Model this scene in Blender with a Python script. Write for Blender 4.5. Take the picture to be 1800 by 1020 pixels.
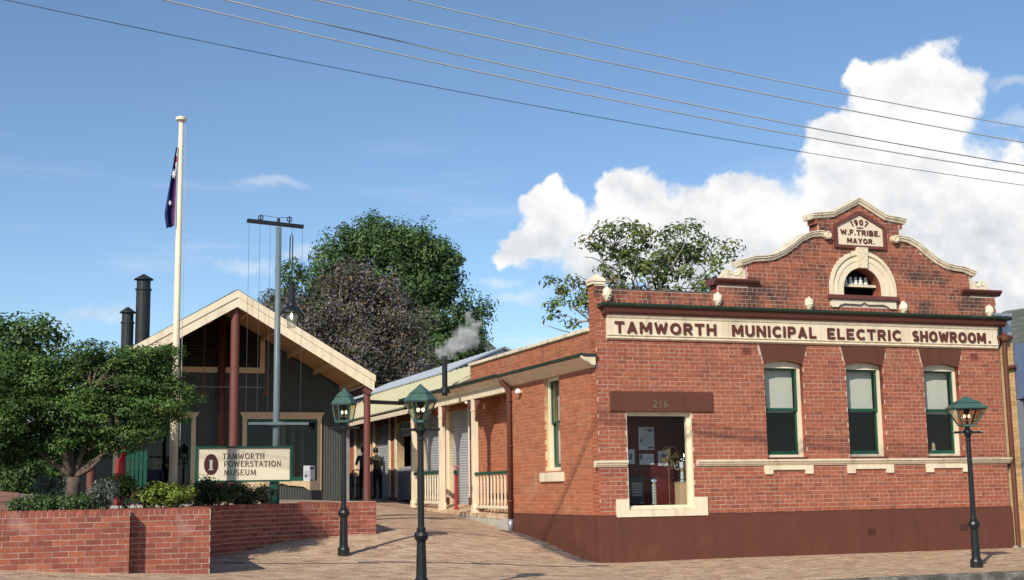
import bpy, bmesh, math, random
import numpy as np
from mathutils import Vector, Matrix
random.seed(7); RNG = np.random.default_rng(7)
scene = bpy.context.scene
for o in list(bpy.data.objects): bpy.data.objects.remove(o)
COL = scene.collection
rad = math.radians

# ------------------------------------------------------------------ camera
F_PX = 2316.9                       # focal length in photograph pixels (1800 wide)
YAW, PITCH, ROLL = rad(20.083), rad(8.607), rad(-0.9016)
CAM = np.array([-10.96, -24.97, 1.5])
_w = np.array([math.sin(YAW)*math.cos(PITCH), math.cos(YAW)*math.cos(PITCH), math.sin(PITCH)])
_r0 = np.array([math.cos(YAW), -math.sin(YAW), 0.0]); _u0 = np.cross(_r0, _w)
_r = _r0*math.cos(ROLL)+_u0*math.sin(ROLL); _u = -_r0*math.sin(ROLL)+_u0*math.cos(ROLL)
cd = bpy.data.cameras.new('camera'); cam = bpy.data.objects.new('camera', cd); COL.objects.link(cam)
cd.sensor_width = 36; cd.lens = F_PX/1800*36; cd.clip_end = 20000; cd.clip_start = .1
cam.matrix_world = Matrix(((_r[0], _u[0], -_w[0], CAM[0]), (_r[1], _u[1], -_w[1], CAM[1]), (_r[2], _u[2], -_w[2], CAM[2]), (0, 0, 0, 1)))
scene.camera = cam
def ray(x, y): return _r*(x-900)/F_PX+_u*(510-y)/F_PX+_w
def PY(x, y, Y=0.): d = ray(x, y); return CAM+d*((Y-CAM[1])/d[1])
def PX(x, y, X=0.): d = ray(x, y); return CAM+d*((X-CAM[0])/d[0])
def PD(x, y, z): return CAM+ray(x, y)*z
def xz(x, y, Y=0.): p = PY(x, y, Y); return (float(p[0]), float(p[2]))

# ------------------------------------------------------------------ world, sun, exposure
SUN_AZ, SUN_EL = rad(43.7), rad(34.0)       # light travels towards +X+Y
SKY_STRENGTH = 0.13
sun_dir = np.array([-math.sin(SUN_AZ)*math.cos(SUN_EL), -math.cos(SUN_AZ)*math.cos(SUN_EL), math.sin(SUN_EL)])
world = bpy.data.worlds.new('World'); scene.world = world; world.use_nodes = True
scene.view_settings.view_transform = 'Standard'; scene.view_settings.look = 'None'
scene.view_settings.exposure = 0.0; scene.view_settings.gamma = 1
sd = bpy.data.lights.new('sun', 'SUN'); sd.energy = 4.8; sd.angle = rad(.53); sd.color = (1, .92, .80)
so = bpy.data.objects.new('sun', sd); COL.objects.link(so); so.location = (-30, -40, 40)
so.rotation_euler = Vector(-sun_dir).to_track_quat('-Z', 'Y').to_euler()

def build_world():
    nt = world.node_tree; nt.nodes.clear(); N = nt.nodes.new; L = nt.links.new
    out = N('ShaderNodeOutputWorld'); bg = N('ShaderNodeBackground'); bg.inputs[1].default_value = SKY_STRENGTH
    L(bg.outputs[0], out.inputs[0])
    sky = N('ShaderNodeTexSky'); sky.sky_type = 'NISHITA'; sky.sun_disc = False
    sky.sun_elevation = SUN_EL; sky.sun_rotation = math.pi+SUN_AZ
    sky.altitude = 400; sky.air_density = .9; sky.dust_density = .35; sky.ozone_density = 3.0
    tc = N('ShaderNodeTexCoord'); D = tc.outputs['Generated']
    def m(op, a, b=None, c=None, clamp=False):
        n = N('ShaderNodeMath'); n.operation = op; n.use_clamp = clamp
        for i, v in enumerate((a, b, c)):
            if v is None: continue
            if hasattr(v, 'links'): L(v, n.inputs[i])
            else: n.inputs[i].default_value = v
        return n.outputs[0]
    def vm(op, a, b):
        n = N('ShaderNodeVectorMath'); n.operation = op
        for i, v in enumerate((a, b)):
            if hasattr(v, 'links'): L(v, n.inputs[i])
            else: n.inputs[i].default_value = v
        return n
    def noise(vec, scale, detail, rough=.55):
        n = N('ShaderNodeTexNoise'); n.inputs['Scale'].default_value = scale; n.inputs['Detail'].default_value = detail
        n.inputs['Roughness'].default_value = rough; L(vec, n.inputs['Vector']); return n
    def sstep(v, a, b):
        n = N('ShaderNodeMapRange'); n.interpolation_type = 'SMOOTHSTEP'; L(v, n.inputs[0])
        n.inputs[1].default_value = a; n.inputs[2].default_value = b; return n.outputs[0]
    sep = N('ShaderNodeSeparateXYZ'); L(D, sep.inputs[0])
    # towering cumulus: puffs placed by direction, edges broken up by noise
    puffs = [(1625, 180, 95), (1535, 165, 52), (1590, 280, 130), (1462, 255, 56), (1490, 305, 92), (1560, 420, 190), (1670, 345, 112), (1720, 470, 200),
             (1330, 395, 90), (1285, 345, 52), (1130, 370, 72), (1088, 345, 48), (1200, 420, 110), (972, 372, 52), (950, 425, 52), (902, 430, 36),
             (1065, 440, 90), (1430, 430, 115), (1830, 540, 170), (1900, 640, 190), (1790, 440, 90), (1775, 335, 70), (1815, 300, 40)]
    def density(vec):
        n1 = noise(vec, 20, 7, .60)
        off = vm('SUBTRACT', n1.outputs['Color'], (.5, .5, .5)).outputs[0]
        sc = N('ShaderNodeVectorMath'); sc.operation = 'SCALE'; L(off, sc.inputs[0]); sc.inputs[3].default_value = .060
        W = vm('ADD', vec, sc.outputs[0]).outputs[0]
        cur = None
        for x, y, r in puffs:
            d = ray(x, y); d = d/np.linalg.norm(d)
            ds = vm('DISTANCE', W, tuple(d)).outputs['Value']
            v = m('SUBTRACT', 1.0, m('DIVIDE', ds, r/F_PX))
            if cur is None: cur = v
            else:
                n = N('ShaderNodeMath'); n.operation = 'SMOOTH_MAX'; L(cur, n.inputs[0]); L(v, n.inputs[1]); n.inputs[2].default_value = .25
                cur = n.outputs[0]
        # the same kind of cumulus carries on round the rest of the horizon
        s2 = N('ShaderNodeSeparateXYZ'); L(W, s2.inputs[0])
        away = sstep(vm('DOT_PRODUCT', W, tuple(_w)).outputs['Value'], .80, .60)
        n2 = noise(W, 3.2, 3, .5).outputs['Fac']
        low = sstep(s2.outputs[2], .42, .12)
        v2 = m('SUBTRACT', m('MULTIPLY', m('MULTIPLY', n2, low), away), .47)
        cur = m('MAXIMUM', cur, v2)
        return cur, n1.outputs['Fac']
    d0, f0 = density(D)
    elev = sstep(sep.outputs[2], .08, .27)
    mk = N('ShaderNodeMapRange'); mk.interpolation_type = 'SMOOTHSTEP'; L(d0, mk.inputs[0]); mk.inputs[1].default_value = -.03; L(m('SUBTRACT', .47, m('MULTIPLY', elev, .28)), mk.inputs[2]); mask = mk.outputs[0]
    # relief of the billows: the same noise looked up a little way towards the sun
    def relief(scale, step, detail):
        o_ = vm('ADD', D, tuple(np.array(sun_dir)*step+np.array([0, 0, step*1.6]))).outputs[0]
        return m('SUBTRACT', noise(D, scale, detail, .55).outputs['Fac'], noise(o_, scale, detail, .55).outputs['Fac'])
    lit = m('ADD', m('MULTIPLY', relief(13, .016, 4), 2.6), m('MULTIPLY', relief(38, .006, 4), 1.5))
    inner = sstep(d0, .55, .05)
    shade = m('ADD', m('MULTIPLY', lit, .9), m('ADD', m('MULTIPLY', inner, .22), m('MULTIPLY', elev, .55)))
    br = m('ADD', .34, shade, clamp=True)
    # thin streaks of high and low cloud
    st = N('ShaderNodeMapping'); st.inputs['Scale'].default_value = (1.6, 1.6, 12); L(D, st.inputs[0])
    sn = noise(st.outputs[0], 3.4, 5, .55).outputs['Fac']
    lowb = sstep(sep.outputs[2], .30, .10)
    wisp = m('MULTIPLY', m('MULTIPLY', sstep(sn, .53, .74), lowb), .42)
    fn = noise(D, 16, 6, .6); fo = vm('SUBTRACT', fn.outputs['Color'], (.5, .5, .5)).outputs[0]; fs = N('ShaderNodeVectorMath'); fs.operation = 'SCALE'; L(fo, fs.inputs[0]); fs.inputs[3].default_value = .05
    FW = vm('MULTIPLY', vm('ADD', D, fs.outputs[0]).outputs[0], (1, 1, 4.2)).outputs[0]; faint = 0.
    for x, y, r in ((490, 335, 75), (430, 462, 80), (540, 440, 60), (925, 520, 75), (170, 555, 110), (880, 490, 60), (60, 570, 90), (1775, 150, 70), (1800, 215, 80)):
        d = ray(x, y); d = d/np.linalg.norm(d)*np.array([1, 1, 4.2]); ds = vm('DISTANCE', FW, tuple(d)).outputs['Value']; faint = m('MAXIMUM', faint, sstep(ds, r/F_PX, r*.15/F_PX))
    tot = m('MAXIMUM', m('MAXIMUM', mask, wisp), m('MULTIPLY', faint, .34))
    cc = N('ShaderNodeMix'); cc.data_type = 'RGBA'
    cc.inputs['A'].default_value = (4.9, 5.2, 5.7, 1); cc.inputs['B'].default_value = (7.75, 7.72, 7.62, 1); L(br, cc.inputs['Factor'])
    mx = N('ShaderNodeMix'); mx.data_type = 'RGBA'; L(tot, mx.inputs['Factor'])
    wb = N('ShaderNodeMix'); wb.data_type = 'RGBA'; wb.blend_type = 'MULTIPLY'; wb.inputs['Factor'].default_value = 1; wb.inputs['B'].default_value = (1.0, 1.05, 1.05, 1); L(sky.outputs[0], wb.inputs['A']); L(wb.outputs['Result'], mx.inputs['A']); L(cc.outputs['Result'], mx.inputs['B'])
    L(mx.outputs['Result'], bg.inputs[0])
build_world()

# ------------------------------------------------------------------ materials
MATS = {}
def node_mat(name):
    mt = bpy.data.materials.new(name); mt.use_nodes = True; nt = mt.node_tree
    return mt, nt, nt.nodes['Principled BSDF']
def mat(name, col, rough=.7, vary=.12, scale=6., metal=0., bump=0., bscale=40., stain=None, emit=0., spec=.4, streak=0.):
    """painted / plain surface with a little mottling, optional dirt patches and fine relief"""
    if name in MATS: return MATS[name]
    mt, nt, b = node_mat(name); N = nt.nodes.new; L = nt.links.new
    g = N('ShaderNodeNewGeometry')
    n = N('ShaderNodeTexNoise'); n.inputs['Scale'].default_value = scale; n.inputs['Detail'].default_value = 5; L(g.outputs['Position'], n.inputs['Vector'])
    mr = N('ShaderNodeMapRange'); L(n.outputs['Fac'], mr.inputs[0]); mr.inputs[1].default_value = .3; mr.inputs[2].default_value = .7
    mr.inputs[3].default_value = 1-vary; mr.inputs[4].default_value = 1+vary
    mx = N('ShaderNodeMix'); mx.data_type = 'RGBA'; mx.blend_type = 'MULTIPLY'; mx.inputs['Factor'].default_value = 1
    mx.inputs['A'].default_value = (*col, 1); L(mr.outputs[0], mx.inputs['B']); outc = mx.outputs['Result']
    if stain:
        s = N('ShaderNodeTexNoise'); s.inputs['Scale'].default_value = stain[1]; s.inputs['Detail'].default_value = 6; L(g.outputs['Position'], s.inputs['Vector'])
        r = N('ShaderNodeMapRange'); L(s.outputs['Fac'], r.inputs[0]); r.inputs[1].default_value = stain[2]; r.inputs[2].default_value = stain[2]+.15
        r.inputs[4].default_value = stain[3]
        m2 = N('ShaderNodeMix'); m2.data_type = 'RGBA'; L(r.outputs[0], m2.inputs['Factor']); L(outc, m2.inputs['A']); m2.inputs['B'].default_value = (*stain[0], 1)
        outc = m2.outputs['Result']
    if streak:
        mp = N('ShaderNodeMapping'); mp.inputs['Scale'].default_value = (7, 7, .8); L(g.outputs['Position'], mp.inputs[0]); sn = N('ShaderNodeTexNoise'); sn.inputs['Scale'].default_value = 1; sn.inputs['Detail'].default_value = 6; L(mp.outputs[0], sn.inputs['Vector'])
        sr = N('ShaderNodeMapRange'); L(sn.outputs['Fac'], sr.inputs[0]); sr.inputs[1].default_value = .5; sr.inputs[2].default_value = .75; sr.inputs[4].default_value = streak
        m3 = N('ShaderNodeMix'); m3.data_type = 'RGBA'; m3.blend_type = 'MULTIPLY'; L(sr.outputs[0], m3.inputs['Factor']); L(outc, m3.inputs['A']); m3.inputs['B'].default_value = (.45, .40, .33, 1); outc = m3.outputs['Result']
    L(outc, b.inputs['Base Color']); b.inputs['Roughness'].default_value = rough; b.inputs['Metallic'].default_value = metal
    b.inputs['Specular IOR Level'].default_value = spec
    if emit: L(outc, b.inputs['Emission Color']); b.inputs['Emission Strength'].default_value = emit
    if bump:
        bn = N('ShaderNodeTexNoise'); bn.inputs['Scale'].default_value = bscale; bn.inputs['Detail'].default_value = 4; L(g.outputs['Position'], bn.inputs['Vector'])
        bp = N('ShaderNodeBump'); bp.inputs['Strength'].default_value = bump; bp.inputs['Distance'].default_value = .01; L(bn.outputs['Fac'], bp.inputs['Height']); L(bp.outputs[0], b.inputs['Normal'])
    MATS[name] = mt; return mt
def ramp_mat(name, stops, src, rough=.85, grime=None, bump=.25, translucent=0., fine=.18, fscale=30.):
    """pieces that each have their own tone: src 'object' (random per object) or 'attr' (tone stored per face)"""
    mt, nt, b = node_mat(name); N = nt.nodes.new; L = nt.links.new
    if src == 'object': i = N('ShaderNodeObjectInfo'); f = i.outputs['Random']
    else: i = N('ShaderNodeAttribute'); i.attribute_name = 'tone'; f = i.outputs['Fac']
    cr = N('ShaderNodeValToRGB'); L(f, cr.inputs[0]); el = cr.color_ramp.elements
    while len(el) > 1: el.remove(el[-1])
    el[0].position = stops[0][0]; el[0].color = (*stops[0][1], 1)
    for p, c in stops[1:]: e = el.new(p); e.color = (*c, 1)
    outc = cr.outputs[0]
    g = N('ShaderNodeNewGeometry')
    n = N('ShaderNodeTexNoise'); n.inputs['Scale'].default_value = fscale; n.inputs['Detail'].default_value = 4; L(g.outputs['Position'], n.inputs['Vector'])
    mr = N('ShaderNodeMapRange'); L(n.outputs['Fac'], mr.inputs[0]); mr.inputs[1].default_value = .3; mr.inputs[2].default_value = .7; mr.inputs[3].default_value = 1-fine; mr.inputs[4].default_value = 1+fine
    mx = N('ShaderNodeMix'); mx.data_type = 'RGBA'; mx.blend_type = 'MULTIPLY'; mx.inputs['Factor'].default_value = 1
    L(outc, mx.inputs['A']); L(mr.outputs[0], mx.inputs['B']); outc = mx.outputs['Result']
    for gr in (grime or []):
        # (colour, noise scale, threshold, amount, zmin, zmax) patches of moss, bloom or dirt
        s = N('ShaderNodeTexNoise'); s.inputs['Scale'].default_value = 1. if gr[1] == 'streak' else gr[1]; s.inputs['Detail'].default_value = 7; s.inputs['Roughness'].default_value = .62
        if gr[1] == 'streak':
            mp = N('ShaderNodeMapping'); mp.inputs['Scale'].default_value = (3.2, 3.2, .42); L(g.outputs['Position'], mp.inputs[0]); L(mp.outputs[0], s.inputs['Vector'])
        else: L(g.outputs['Position'], s.inputs['Vector'])
        r = N('ShaderNodeMapRange'); L(s.outputs['Fac'], r.inputs[0]); r.inputs[1].default_value = gr[2]; r.inputs[2].default_value = gr[2]+.14; r.inputs[4].default_value = gr[3]
        fac = r.outputs[0]
        if len(gr) > 4:
            sx = N('ShaderNodeSeparateXYZ'); L(g.outputs['Position'], sx.inputs[0])
            zr = N('ShaderNodeMapRange'); L(sx.outputs[2], zr.inputs[0]); zr.inputs[1].default_value = gr[4]; zr.inputs[2].default_value = gr[5]
            mu = N('ShaderNodeMath'); mu.operation = 'MULTIPLY'; L(fac, mu.inputs[0]); L(zr.outputs[0], mu.inputs[1]); fac = mu.outputs[0]
        m2 = N('ShaderNodeMix'); m2.data_type = 'RGBA'; L(fac, m2.inputs['Factor']); L(outc, m2.inputs['A']); m2.inputs['B'].default_value = (*gr[0], 1); outc = m2.outputs['Result']
    L(outc, b.inputs['Base Color']); b.inputs['Roughness'].default_value = rough; b.inputs['Specular IOR Level'].default_value = .3
    if bump:
        bp = N('ShaderNodeBump'); bp.inputs['Strength'].default_value = bump; bp.inputs['Distance'].default_value = .006; L(n.outputs['Fac'], bp.inputs['Height']); L(bp.outputs[0], b.inputs['Normal'])
    if translucent:
        t = N('ShaderNodeBsdfTranslucent'); L(outc, t.inputs[0]); ms = N('ShaderNodeMixShader'); ms.inputs[0].default_value = translucent
        L(b.outputs[0], ms.inputs[1]); L(t.outputs[0], ms.inputs[2]); L(ms.outputs[0], nt.nodes['Material Output'].inputs[0])
    MATS[name] = mt; return mt
def glass_mat(name, tint=(.9, .95, .95), opac=.015, rough=.02):
    mt, nt, b = node_mat(name); N = nt.nodes.new; L = nt.links.new
    t = N('ShaderNodeBsdfTransparent'); t.inputs[0].default_value = (*tint, 1); gl = N('ShaderNodeBsdfGlossy'); gl.inputs['Roughness'].default_value = rough
    fc = N('ShaderNodeLayerWeight'); fc.inputs[0].default_value = .5; lw = N('ShaderNodeMath'); lw.operation = 'POWER'; L(fc.outputs['Facing'], lw.inputs[0]); lw.inputs[1].default_value = 4.
    ad = N('ShaderNodeMath'); ad.operation = 'ADD'; L(lw.outputs[0], ad.inputs[0]); ad.inputs[1].default_value = opac
    ms = N('ShaderNodeMixShader'); L(ad.outputs[0], ms.inputs[0]); L(t.outputs[0], ms.inputs[1]); L(gl.outputs[0], ms.inputs[2])
    L(ms.outputs[0], nt.nodes['Material Output'].inputs[0]); MATS[name] = mt; return mt

RED = [(0, (.245, .076, .047)), (.06, (.285, .086, .049)), (.35, (.325, .097, .052)), (.7, (.35, .106, .055)), (.95, (.385, .122, .062)), (1, (.29, .105, .07))]
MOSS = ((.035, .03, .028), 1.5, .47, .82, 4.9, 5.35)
BLOOM = ((.44, .27, .18), .8, .58, .25)
STREAK = ((.10, .055, .04), 'streak', .56, .45)
for s in ('object', 'attr'):
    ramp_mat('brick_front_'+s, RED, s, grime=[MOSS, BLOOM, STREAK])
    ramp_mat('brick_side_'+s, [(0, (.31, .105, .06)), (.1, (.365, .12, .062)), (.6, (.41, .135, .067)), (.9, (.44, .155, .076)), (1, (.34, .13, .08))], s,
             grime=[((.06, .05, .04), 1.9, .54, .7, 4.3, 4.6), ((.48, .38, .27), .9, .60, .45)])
    ramp_mat('brick_garden_'+s, [(0, (.20, .062, .044)), (.3, (.265, .078, .050)), (.7, (.305, .09, .056)), (1, (.355, .114, .068))], s,
             grime=[((.58, .42, .37), 1.3, .61, .4)])
    ramp_mat('brick_tan_'+s, [(0, (.42, .25, .11)), (.5, (.52, .32, .14)), (1, (.60, .38, .18))], s)
ramp_mat('paver', [(0, (.36, .225, .15)), (.12, (.44, .29, .19)), (.45, (.52, .36, .228)), (.75, (.575, .415, .265)), (.92, (.60, .45, .30)), (1, (.47, .28, .18))], 'attr', bump=.3,
         grime=[((.36, .27, .20), .5, .58, .25)])
ramp_mat('paver_dark', [(0, (.09, .075, .07)), (.5, (.16, .13, .115)), (1, (.22, .17, .14))], 'attr')
ramp_mat('leaf_maple', [(0, (.035, .075, .02)), (.5, (.076, .15, .034)), (.9, (.135, .235, .048)), (1, (.22, .31, .07))], 'attr', rough=.55, bump=0, translucent=.28)
ramp_mat('leaf_dark', [(0, (0.034, 0.076, 0.03)), (0.5, (0.072, 0.142, 0.046)), (1, (0.142, 0.218, 0.065))], 'attr', rough=.5, bump=0, translucent=.22)
ramp_mat('leaf_jacaranda', [(0, (.085, .09, .058)), (.45, (.13, .128, .085)), (.66, (.17, .15, .11)), (.70, (.22, .19, .26)), (.86, (.28, .25, .34)), (.88, (.33, .22, .12)), (1, (.26, .18, .10))], 'attr', rough=.6, bump=0, translucent=.3)
ramp_mat('leaf_cedar', [(0, (0.056, 0.096, 0.029)), (0.5, (0.12, 0.176, 0.045)), (0.85, (0.192, 0.248, 0.064)), (1, (0.304, 0.224, 0.08))], 'attr', rough=.5, bump=0, translucent=.25)
ramp_mat('leaf_lime', [(0, (0.066, 0.11, 0.018)), (0.5, (0.165, 0.231, 0.033)), (1, (0.308, 0.352, 0.055))], 'attr', rough=.5, bump=0, translucent=.25)
ramp_mat('leaf_silver', [(0, (.06, .075, .06)), (.6, (.14, .16, .13)), (1, (.42, .44, .38))], 'attr', rough=.6, bump=0, translucent=.15)
ramp_mat('leaf_rust', [(0, (0.026, 0.046, 0.016)), (0.6, (0.058, 0.078, 0.023)), (1, (0.169, 0.104, 0.029))], 'attr', rough=.55, bump=0, translucent=.2)
CREAM = mat('cream_paint', (.78, .67, .48), .6, .05, 3, stain=((.45, .36, .24), 1.7, .60, .4), bump=.1, streak=.45)
CREAM2 = mat('cream_coping', (.78, .68, .50), .7, .06, 3, stain=((.34, .30, .22), 2.2, .54, .55), bump=.15, streak=.6)
BROWN = mat('brown_paint', (.118, .039, .023), .6, .08, 2.5, stain=((.16, .07, .045), 1.4, .60, .4), bump=.2, bscale=18, streak=.28)
MAROON = mat('maroon_paint', (.15, .05, .038), .5, .08, 5)
GREEN = mat('green_paint', (.012, .075, .045), .4, .1, 6)
GREENG = mat('green_gutter', (.02, .04, .026), .5, .2, 4, stain=((.09, .07, .05), 2, .55, .5))
LAMPG = mat('lamp_green', (.05, .108, .088), .55, .12, 14, stain=((.14, .18, .155), 9, .6, .5))
BLACKP = mat('black_paint', (.012, .015, .016), .35, .15, 12)
MORTAR = mat('mortar_pale', (.56, .45, .36), .95, .15, 12, bump=.4)
MORTAR_Y = mat('mortar_sand', (.56, .40, .22), .95, .15, 12, bump=.4)
CONC = mat('concrete', (.42, .40, .35), .9, .12, 5, bump=.3, stain=((.24, .22, .19), 2.5, .55, .5))
KERB = mat('kerb_concrete', (.20, .185, .15), .95, .25, 9, bump=.5, stain=((.055, .055, .045), 3.5, .45, .8))
ASPH = mat('asphalt', (.05, .05, .052), .95, .25, 30, bump=.5)
JOINT = mat('paving_sand', (.33, .25, .19), .95, .2, 10, bump=.2)
SOIL = mat('soil_mulch', (.06, .042, .028), .95, .35, 14, bump=.6)
GRASS = mat('grass_ground', (.06, .085, .03), .95, .3, 3, bump=.5)
BARK = mat('bark', (.12, .085, .062), .9, .3, 16, bump=.7)
BARKG = mat('bark_grey', (.30, .26, .22), .9, .25, 16, bump=.5)
BARKR = mat('bark_dark', (.075, .055, .042), .9, .3, 16, bump=.7)
STEEL = mat('galvanised', (.42, .44, .46), .35, .1, 8, metal=.6)
SILVER = mat('polished_metal', (.72, .72, .70), .18, .05, 20, metal=1)
ROLLER = mat('roller_shutter', (.44, .47, .50), .45, .06, 3, metal=.25)
ROOFC = mat('cream_roof', (.55, .52, .36), .55, .05, 1.5, stain=((.42, .40, .29), 1.1, .55, .4))
ROOFS = mat('silver_roof', (.50, .54, .58), .4, .08, 1.5, metal=.35)
ROOFD = mat('dark_roof', (.035, .055, .045), .5, .1, 3)
CORR = mat('corrugated_grey', (.05, .055, .049), .5, .08, 2)
TIMBER = mat('soffit_timber', (.40, .235, .105), .6, .1, 5)
TIMBER2 = mat('soffit_rafter', (.50, .33, .17), .6, .1, 5)
WHITE = mat('white_paint', (.78, .77, .73), .5, .04, 4)
PAPER = mat('paper', (.56, .58, .60), .8, .05, 20)
INK = mat('ink', (.10, .11, .16), .8, .1, 30)
BLIND = mat('blind_cloth', (.62, .57, .47), .9, .06, 3)
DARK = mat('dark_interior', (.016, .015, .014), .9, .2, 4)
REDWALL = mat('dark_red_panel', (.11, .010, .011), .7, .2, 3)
REDP = mat('red_paint', (.34, .016, .014), .45, .1, 8)
GALV = mat('grey_pole_paint', (.135, .18, .19), .45, .1, 6)
BRASS = mat('brass', (.40, .31, .17), .3, .12, 12, metal=.9)
GLASS = glass_mat('window_glass'); GLASSW = glass_mat('sash_glass', (.85, .9, .9), .035); GLASSD = glass_mat('tinted_glass', (.55, .58, .58), .03); GLASS2 = glass_mat('lantern_glass', (.80, .80, .70), .06, .1)
JAR = glass_mat('frosted_jar', (.85, .87, .85), .30, .5)
BULB = mat('lit_bulb', (1, .82, .50), .5, 0, emit=5.0)
ARCL = mat('lit_lamp', (.90, 1, .62), .5, 0, emit=3.0)
SHIRT_B = mat('shirt_blue', (.045, .05, .115), .9, .15, 9); SHIRT_O = mat('shirt_olive', (.055, .055, .032), .9, .15, 9)
SHIRT_G = mat('shirt_pale_blue', (.10, .13, .20), .9, .15, 9)
TROUSER = mat('trousers_dark', (.012, .013, .018), .9, .1, 9); SKIN = mat('skin', (.38, .20, .13), .6, .08, 9); HAIR = mat('hair', (.03, .018, .012), .7, .2, 30)
HAIRG = mat('hair_grey', (.16, .15, .14), .7, .2, 30)
BLUEW = mat('blue_cladding', (.11, .15, .24), .6, .1, 2); BLUEG = mat('blue_grey_render', (.17, .20, .235), .8, .12, 2)
WIRE = mat('cable_pale', (.42, .42, .40), .6, .1, 2); WIRED = mat('cable_dark', (.04, .045, .06), .6, .1, 2)

# ------------------------------------------------------------------ mesh helpers
class MB:
    def __init__(s): s.v = []; s.f = []; s.m = []; s.t = []
    def add(s, vs, fs, mi=0, tone=None):
        n = len(s.v); s.v += [tuple(map(float, p)) for p in vs]
        for f in fs: s.f.append(tuple(i+n for i in f)); s.m.append(mi); s.t.append(tone if tone is not None else 0.)
        return s
    def box(s, x0, x1, y0, y1, z0, z1, mi=0, tone=None):
        return s.add([(x0, y0, z0), (x1, y0, z0), (x1, y1, z0), (x0, y1, z0), (x0, y0, z1), (x1, y0, z1), (x1, y1, z1), (x0, y1, z1)],
                     [(0, 3, 2, 1), (4, 5, 6, 7), (0, 1, 5, 4), (1, 2, 6, 5), (2, 3, 7, 6), (3, 0, 4, 7)], mi, tone)
    def bar(s, a, b, w, h, up=(0, 0, 1), mi=0):
        a = np.array(a, float); b = np.array(b, float); d = b-a; d /= np.linalg.norm(d); up = np.array(up, float)
        r = np.cross(d, up)
        if np.linalg.norm(r) < 1e-6: r = np.cross(d, (1, 0, 0))
        r /= np.linalg.norm(r); u = np.cross(r, d); vs = []
        for p in (a, b):
            for i, j in ((-1, -1), (1, -1), (1, 1), (-1, 1)): vs.append(p+r*i*w/2+u*j*h/2)
        return s.add(vs, [(0, 1, 2, 3), (7, 6, 5, 4), (0, 4, 5, 1), (1, 5, 6, 2), (2, 6, 7, 3), (3, 7, 4, 0)], mi)
    def tube(s, pts, rs, n=8, mi=0, cap=True):
        pts = [np.array(p, float) for p in pts]
        if not hasattr(rs, '__len__'): rs = [rs]*len(pts)
        base = len(s.v); ref = np.array([.31, .17, .93])
        for i, p in enumerate(pts):
            d = pts[min(i+1, len(pts)-1)]-pts[max(i-1, 0)]; d = d/(np.linalg.norm(d)+1e-9)
            a = np.cross(d, ref)
            if np.linalg.norm(a) < .05: a = np.cross(d, (1, 0, 0))
            a /= np.linalg.norm(a); b = np.cross(d, a)
            for k in range(n):
                t = 2*math.pi*k/n; q = p+(a*math.cos(t)+b*math.sin(t))*rs[i]; s.v.append(tuple(map(float, q)))
        for i in range(len(pts)-1):
            for k in range(n):
                s.f.append((base+i*n+k, base+i*n+(k+1) % n, base+(i+1)*n+(k+1) % n, base+(i+1)*n+k)); s.m.append(mi); s.t.append(0.)
        if cap:
            s.f.append(tuple(base+k for k in range(n))[::-1]); s.m.append(mi); s.t.append(0.)
            e = base+(len(pts)-1)*n; s.f.append(tuple(e+k for k in range(n))); s.m.append(mi); s.t.append(0.)
        return s
    def lathe(s, prof, n=16, c=(0, 0, 0), mi=0, rot=0.):
        base = len(s.v)
        for r, z in prof:
            for k in range(n):
                t = 2*math.pi*k/n+rot; s.v.append((c[0]+r*math.cos(t), c[1]+r*math.sin(t), c[2]+z))
        for i in range(len(prof)-1):
            for k in range(n):
                s.f.append((base+i*n+k, base+i*n+(k+1) % n, base+(i+1)*n+(k+1) % n, base+(i+1)*n+k)); s.m.append(mi); s.t.append(0.)
        s.f.append(tuple(base+k for k in range(n))[::-1]); s.m.append(mi); s.t.append(0.)
        e = base+(len(prof)-1)*n; s.f.append(tuple(e+k for k in range(n))); s.m.append(mi); s.t.append(0.)
        return s
    def mesh(s, name, off=(0, 0, 0), smooth=False, tones=False):
        me = bpy.data.meshes.new(name); o = off
        me.from_pydata([(x-o[0], y-o[1], z-o[2]) for x, y, z in s.v], [], s.f)
        if any(s.m): me.polygons.foreach_set('material_index', s.m)
        if tones:
            a = me.attributes.new('tone', 'FLOAT', 'FACE'); a.data.foreach_set('value', s.t)
        if smooth: me.polygons.foreach_set('use_smooth', [True]*len(me.polygons))
        me.update(); return me
    def build(s, name, mats, parent=None, smooth=False, tones=False, off=None, bevel=0.):
        if off is None: off = root_loc(parent) if parent else (0, 0, 0)
        me = s.mesh(name, off, smooth, tones)
        return link(name, me, mats, parent, bevel)
def root_loc(o):
    l = Vector((0, 0, 0))
    while o is not None:
        if o.name.split('.')[0] in LOCAL and o.parent is None: return (0, 0, 0)
        l += o.location; o = o.parent
    return tuple(l)
def link(name, me, mats, parent=None, bevel=0.):
    if not isinstance(mats, (list, tuple)): mats = [mats]
    if not len(me.materials):
        for m_ in mats: me.materials.append(m_)
    o = bpy.data.objects.new(name, me); COL.objects.link(o)
    if parent: o.parent = parent
    if bevel:
        b = o.modifiers.new('bevel', 'BEVEL'); b.width = bevel; b.segments = 2; b.limit_method = 'ANGLE'
    return o
def tag(o, label, cat, group=None, kind=None):
    o['label'] = label; o['category'] = cat
    if group: o['group'] = group
    if kind: o['kind'] = kind
    return o
LOCAL = {'lamp_post', 'person', 'chair', 'table', 'bench', 'slatted_screen', 'red_pillar', 'heater', 'pedestal', 'urn', 'pedestal_fan', 'radiator'}   # built round their own origin
def thing(name, loc, label, cat, group=None, rz=0.):
    o = bpy.data.objects.new(name, None); COL.objects.link(o); o.location = loc; o.rotation_euler = (0, 0, rz); o.empty_display_size = .2
    return tag(o, label, cat, group)
def struct(o): o['kind'] = 'structure'; return o
def stuff(o): o['kind'] = 'stuff'; return o
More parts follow.
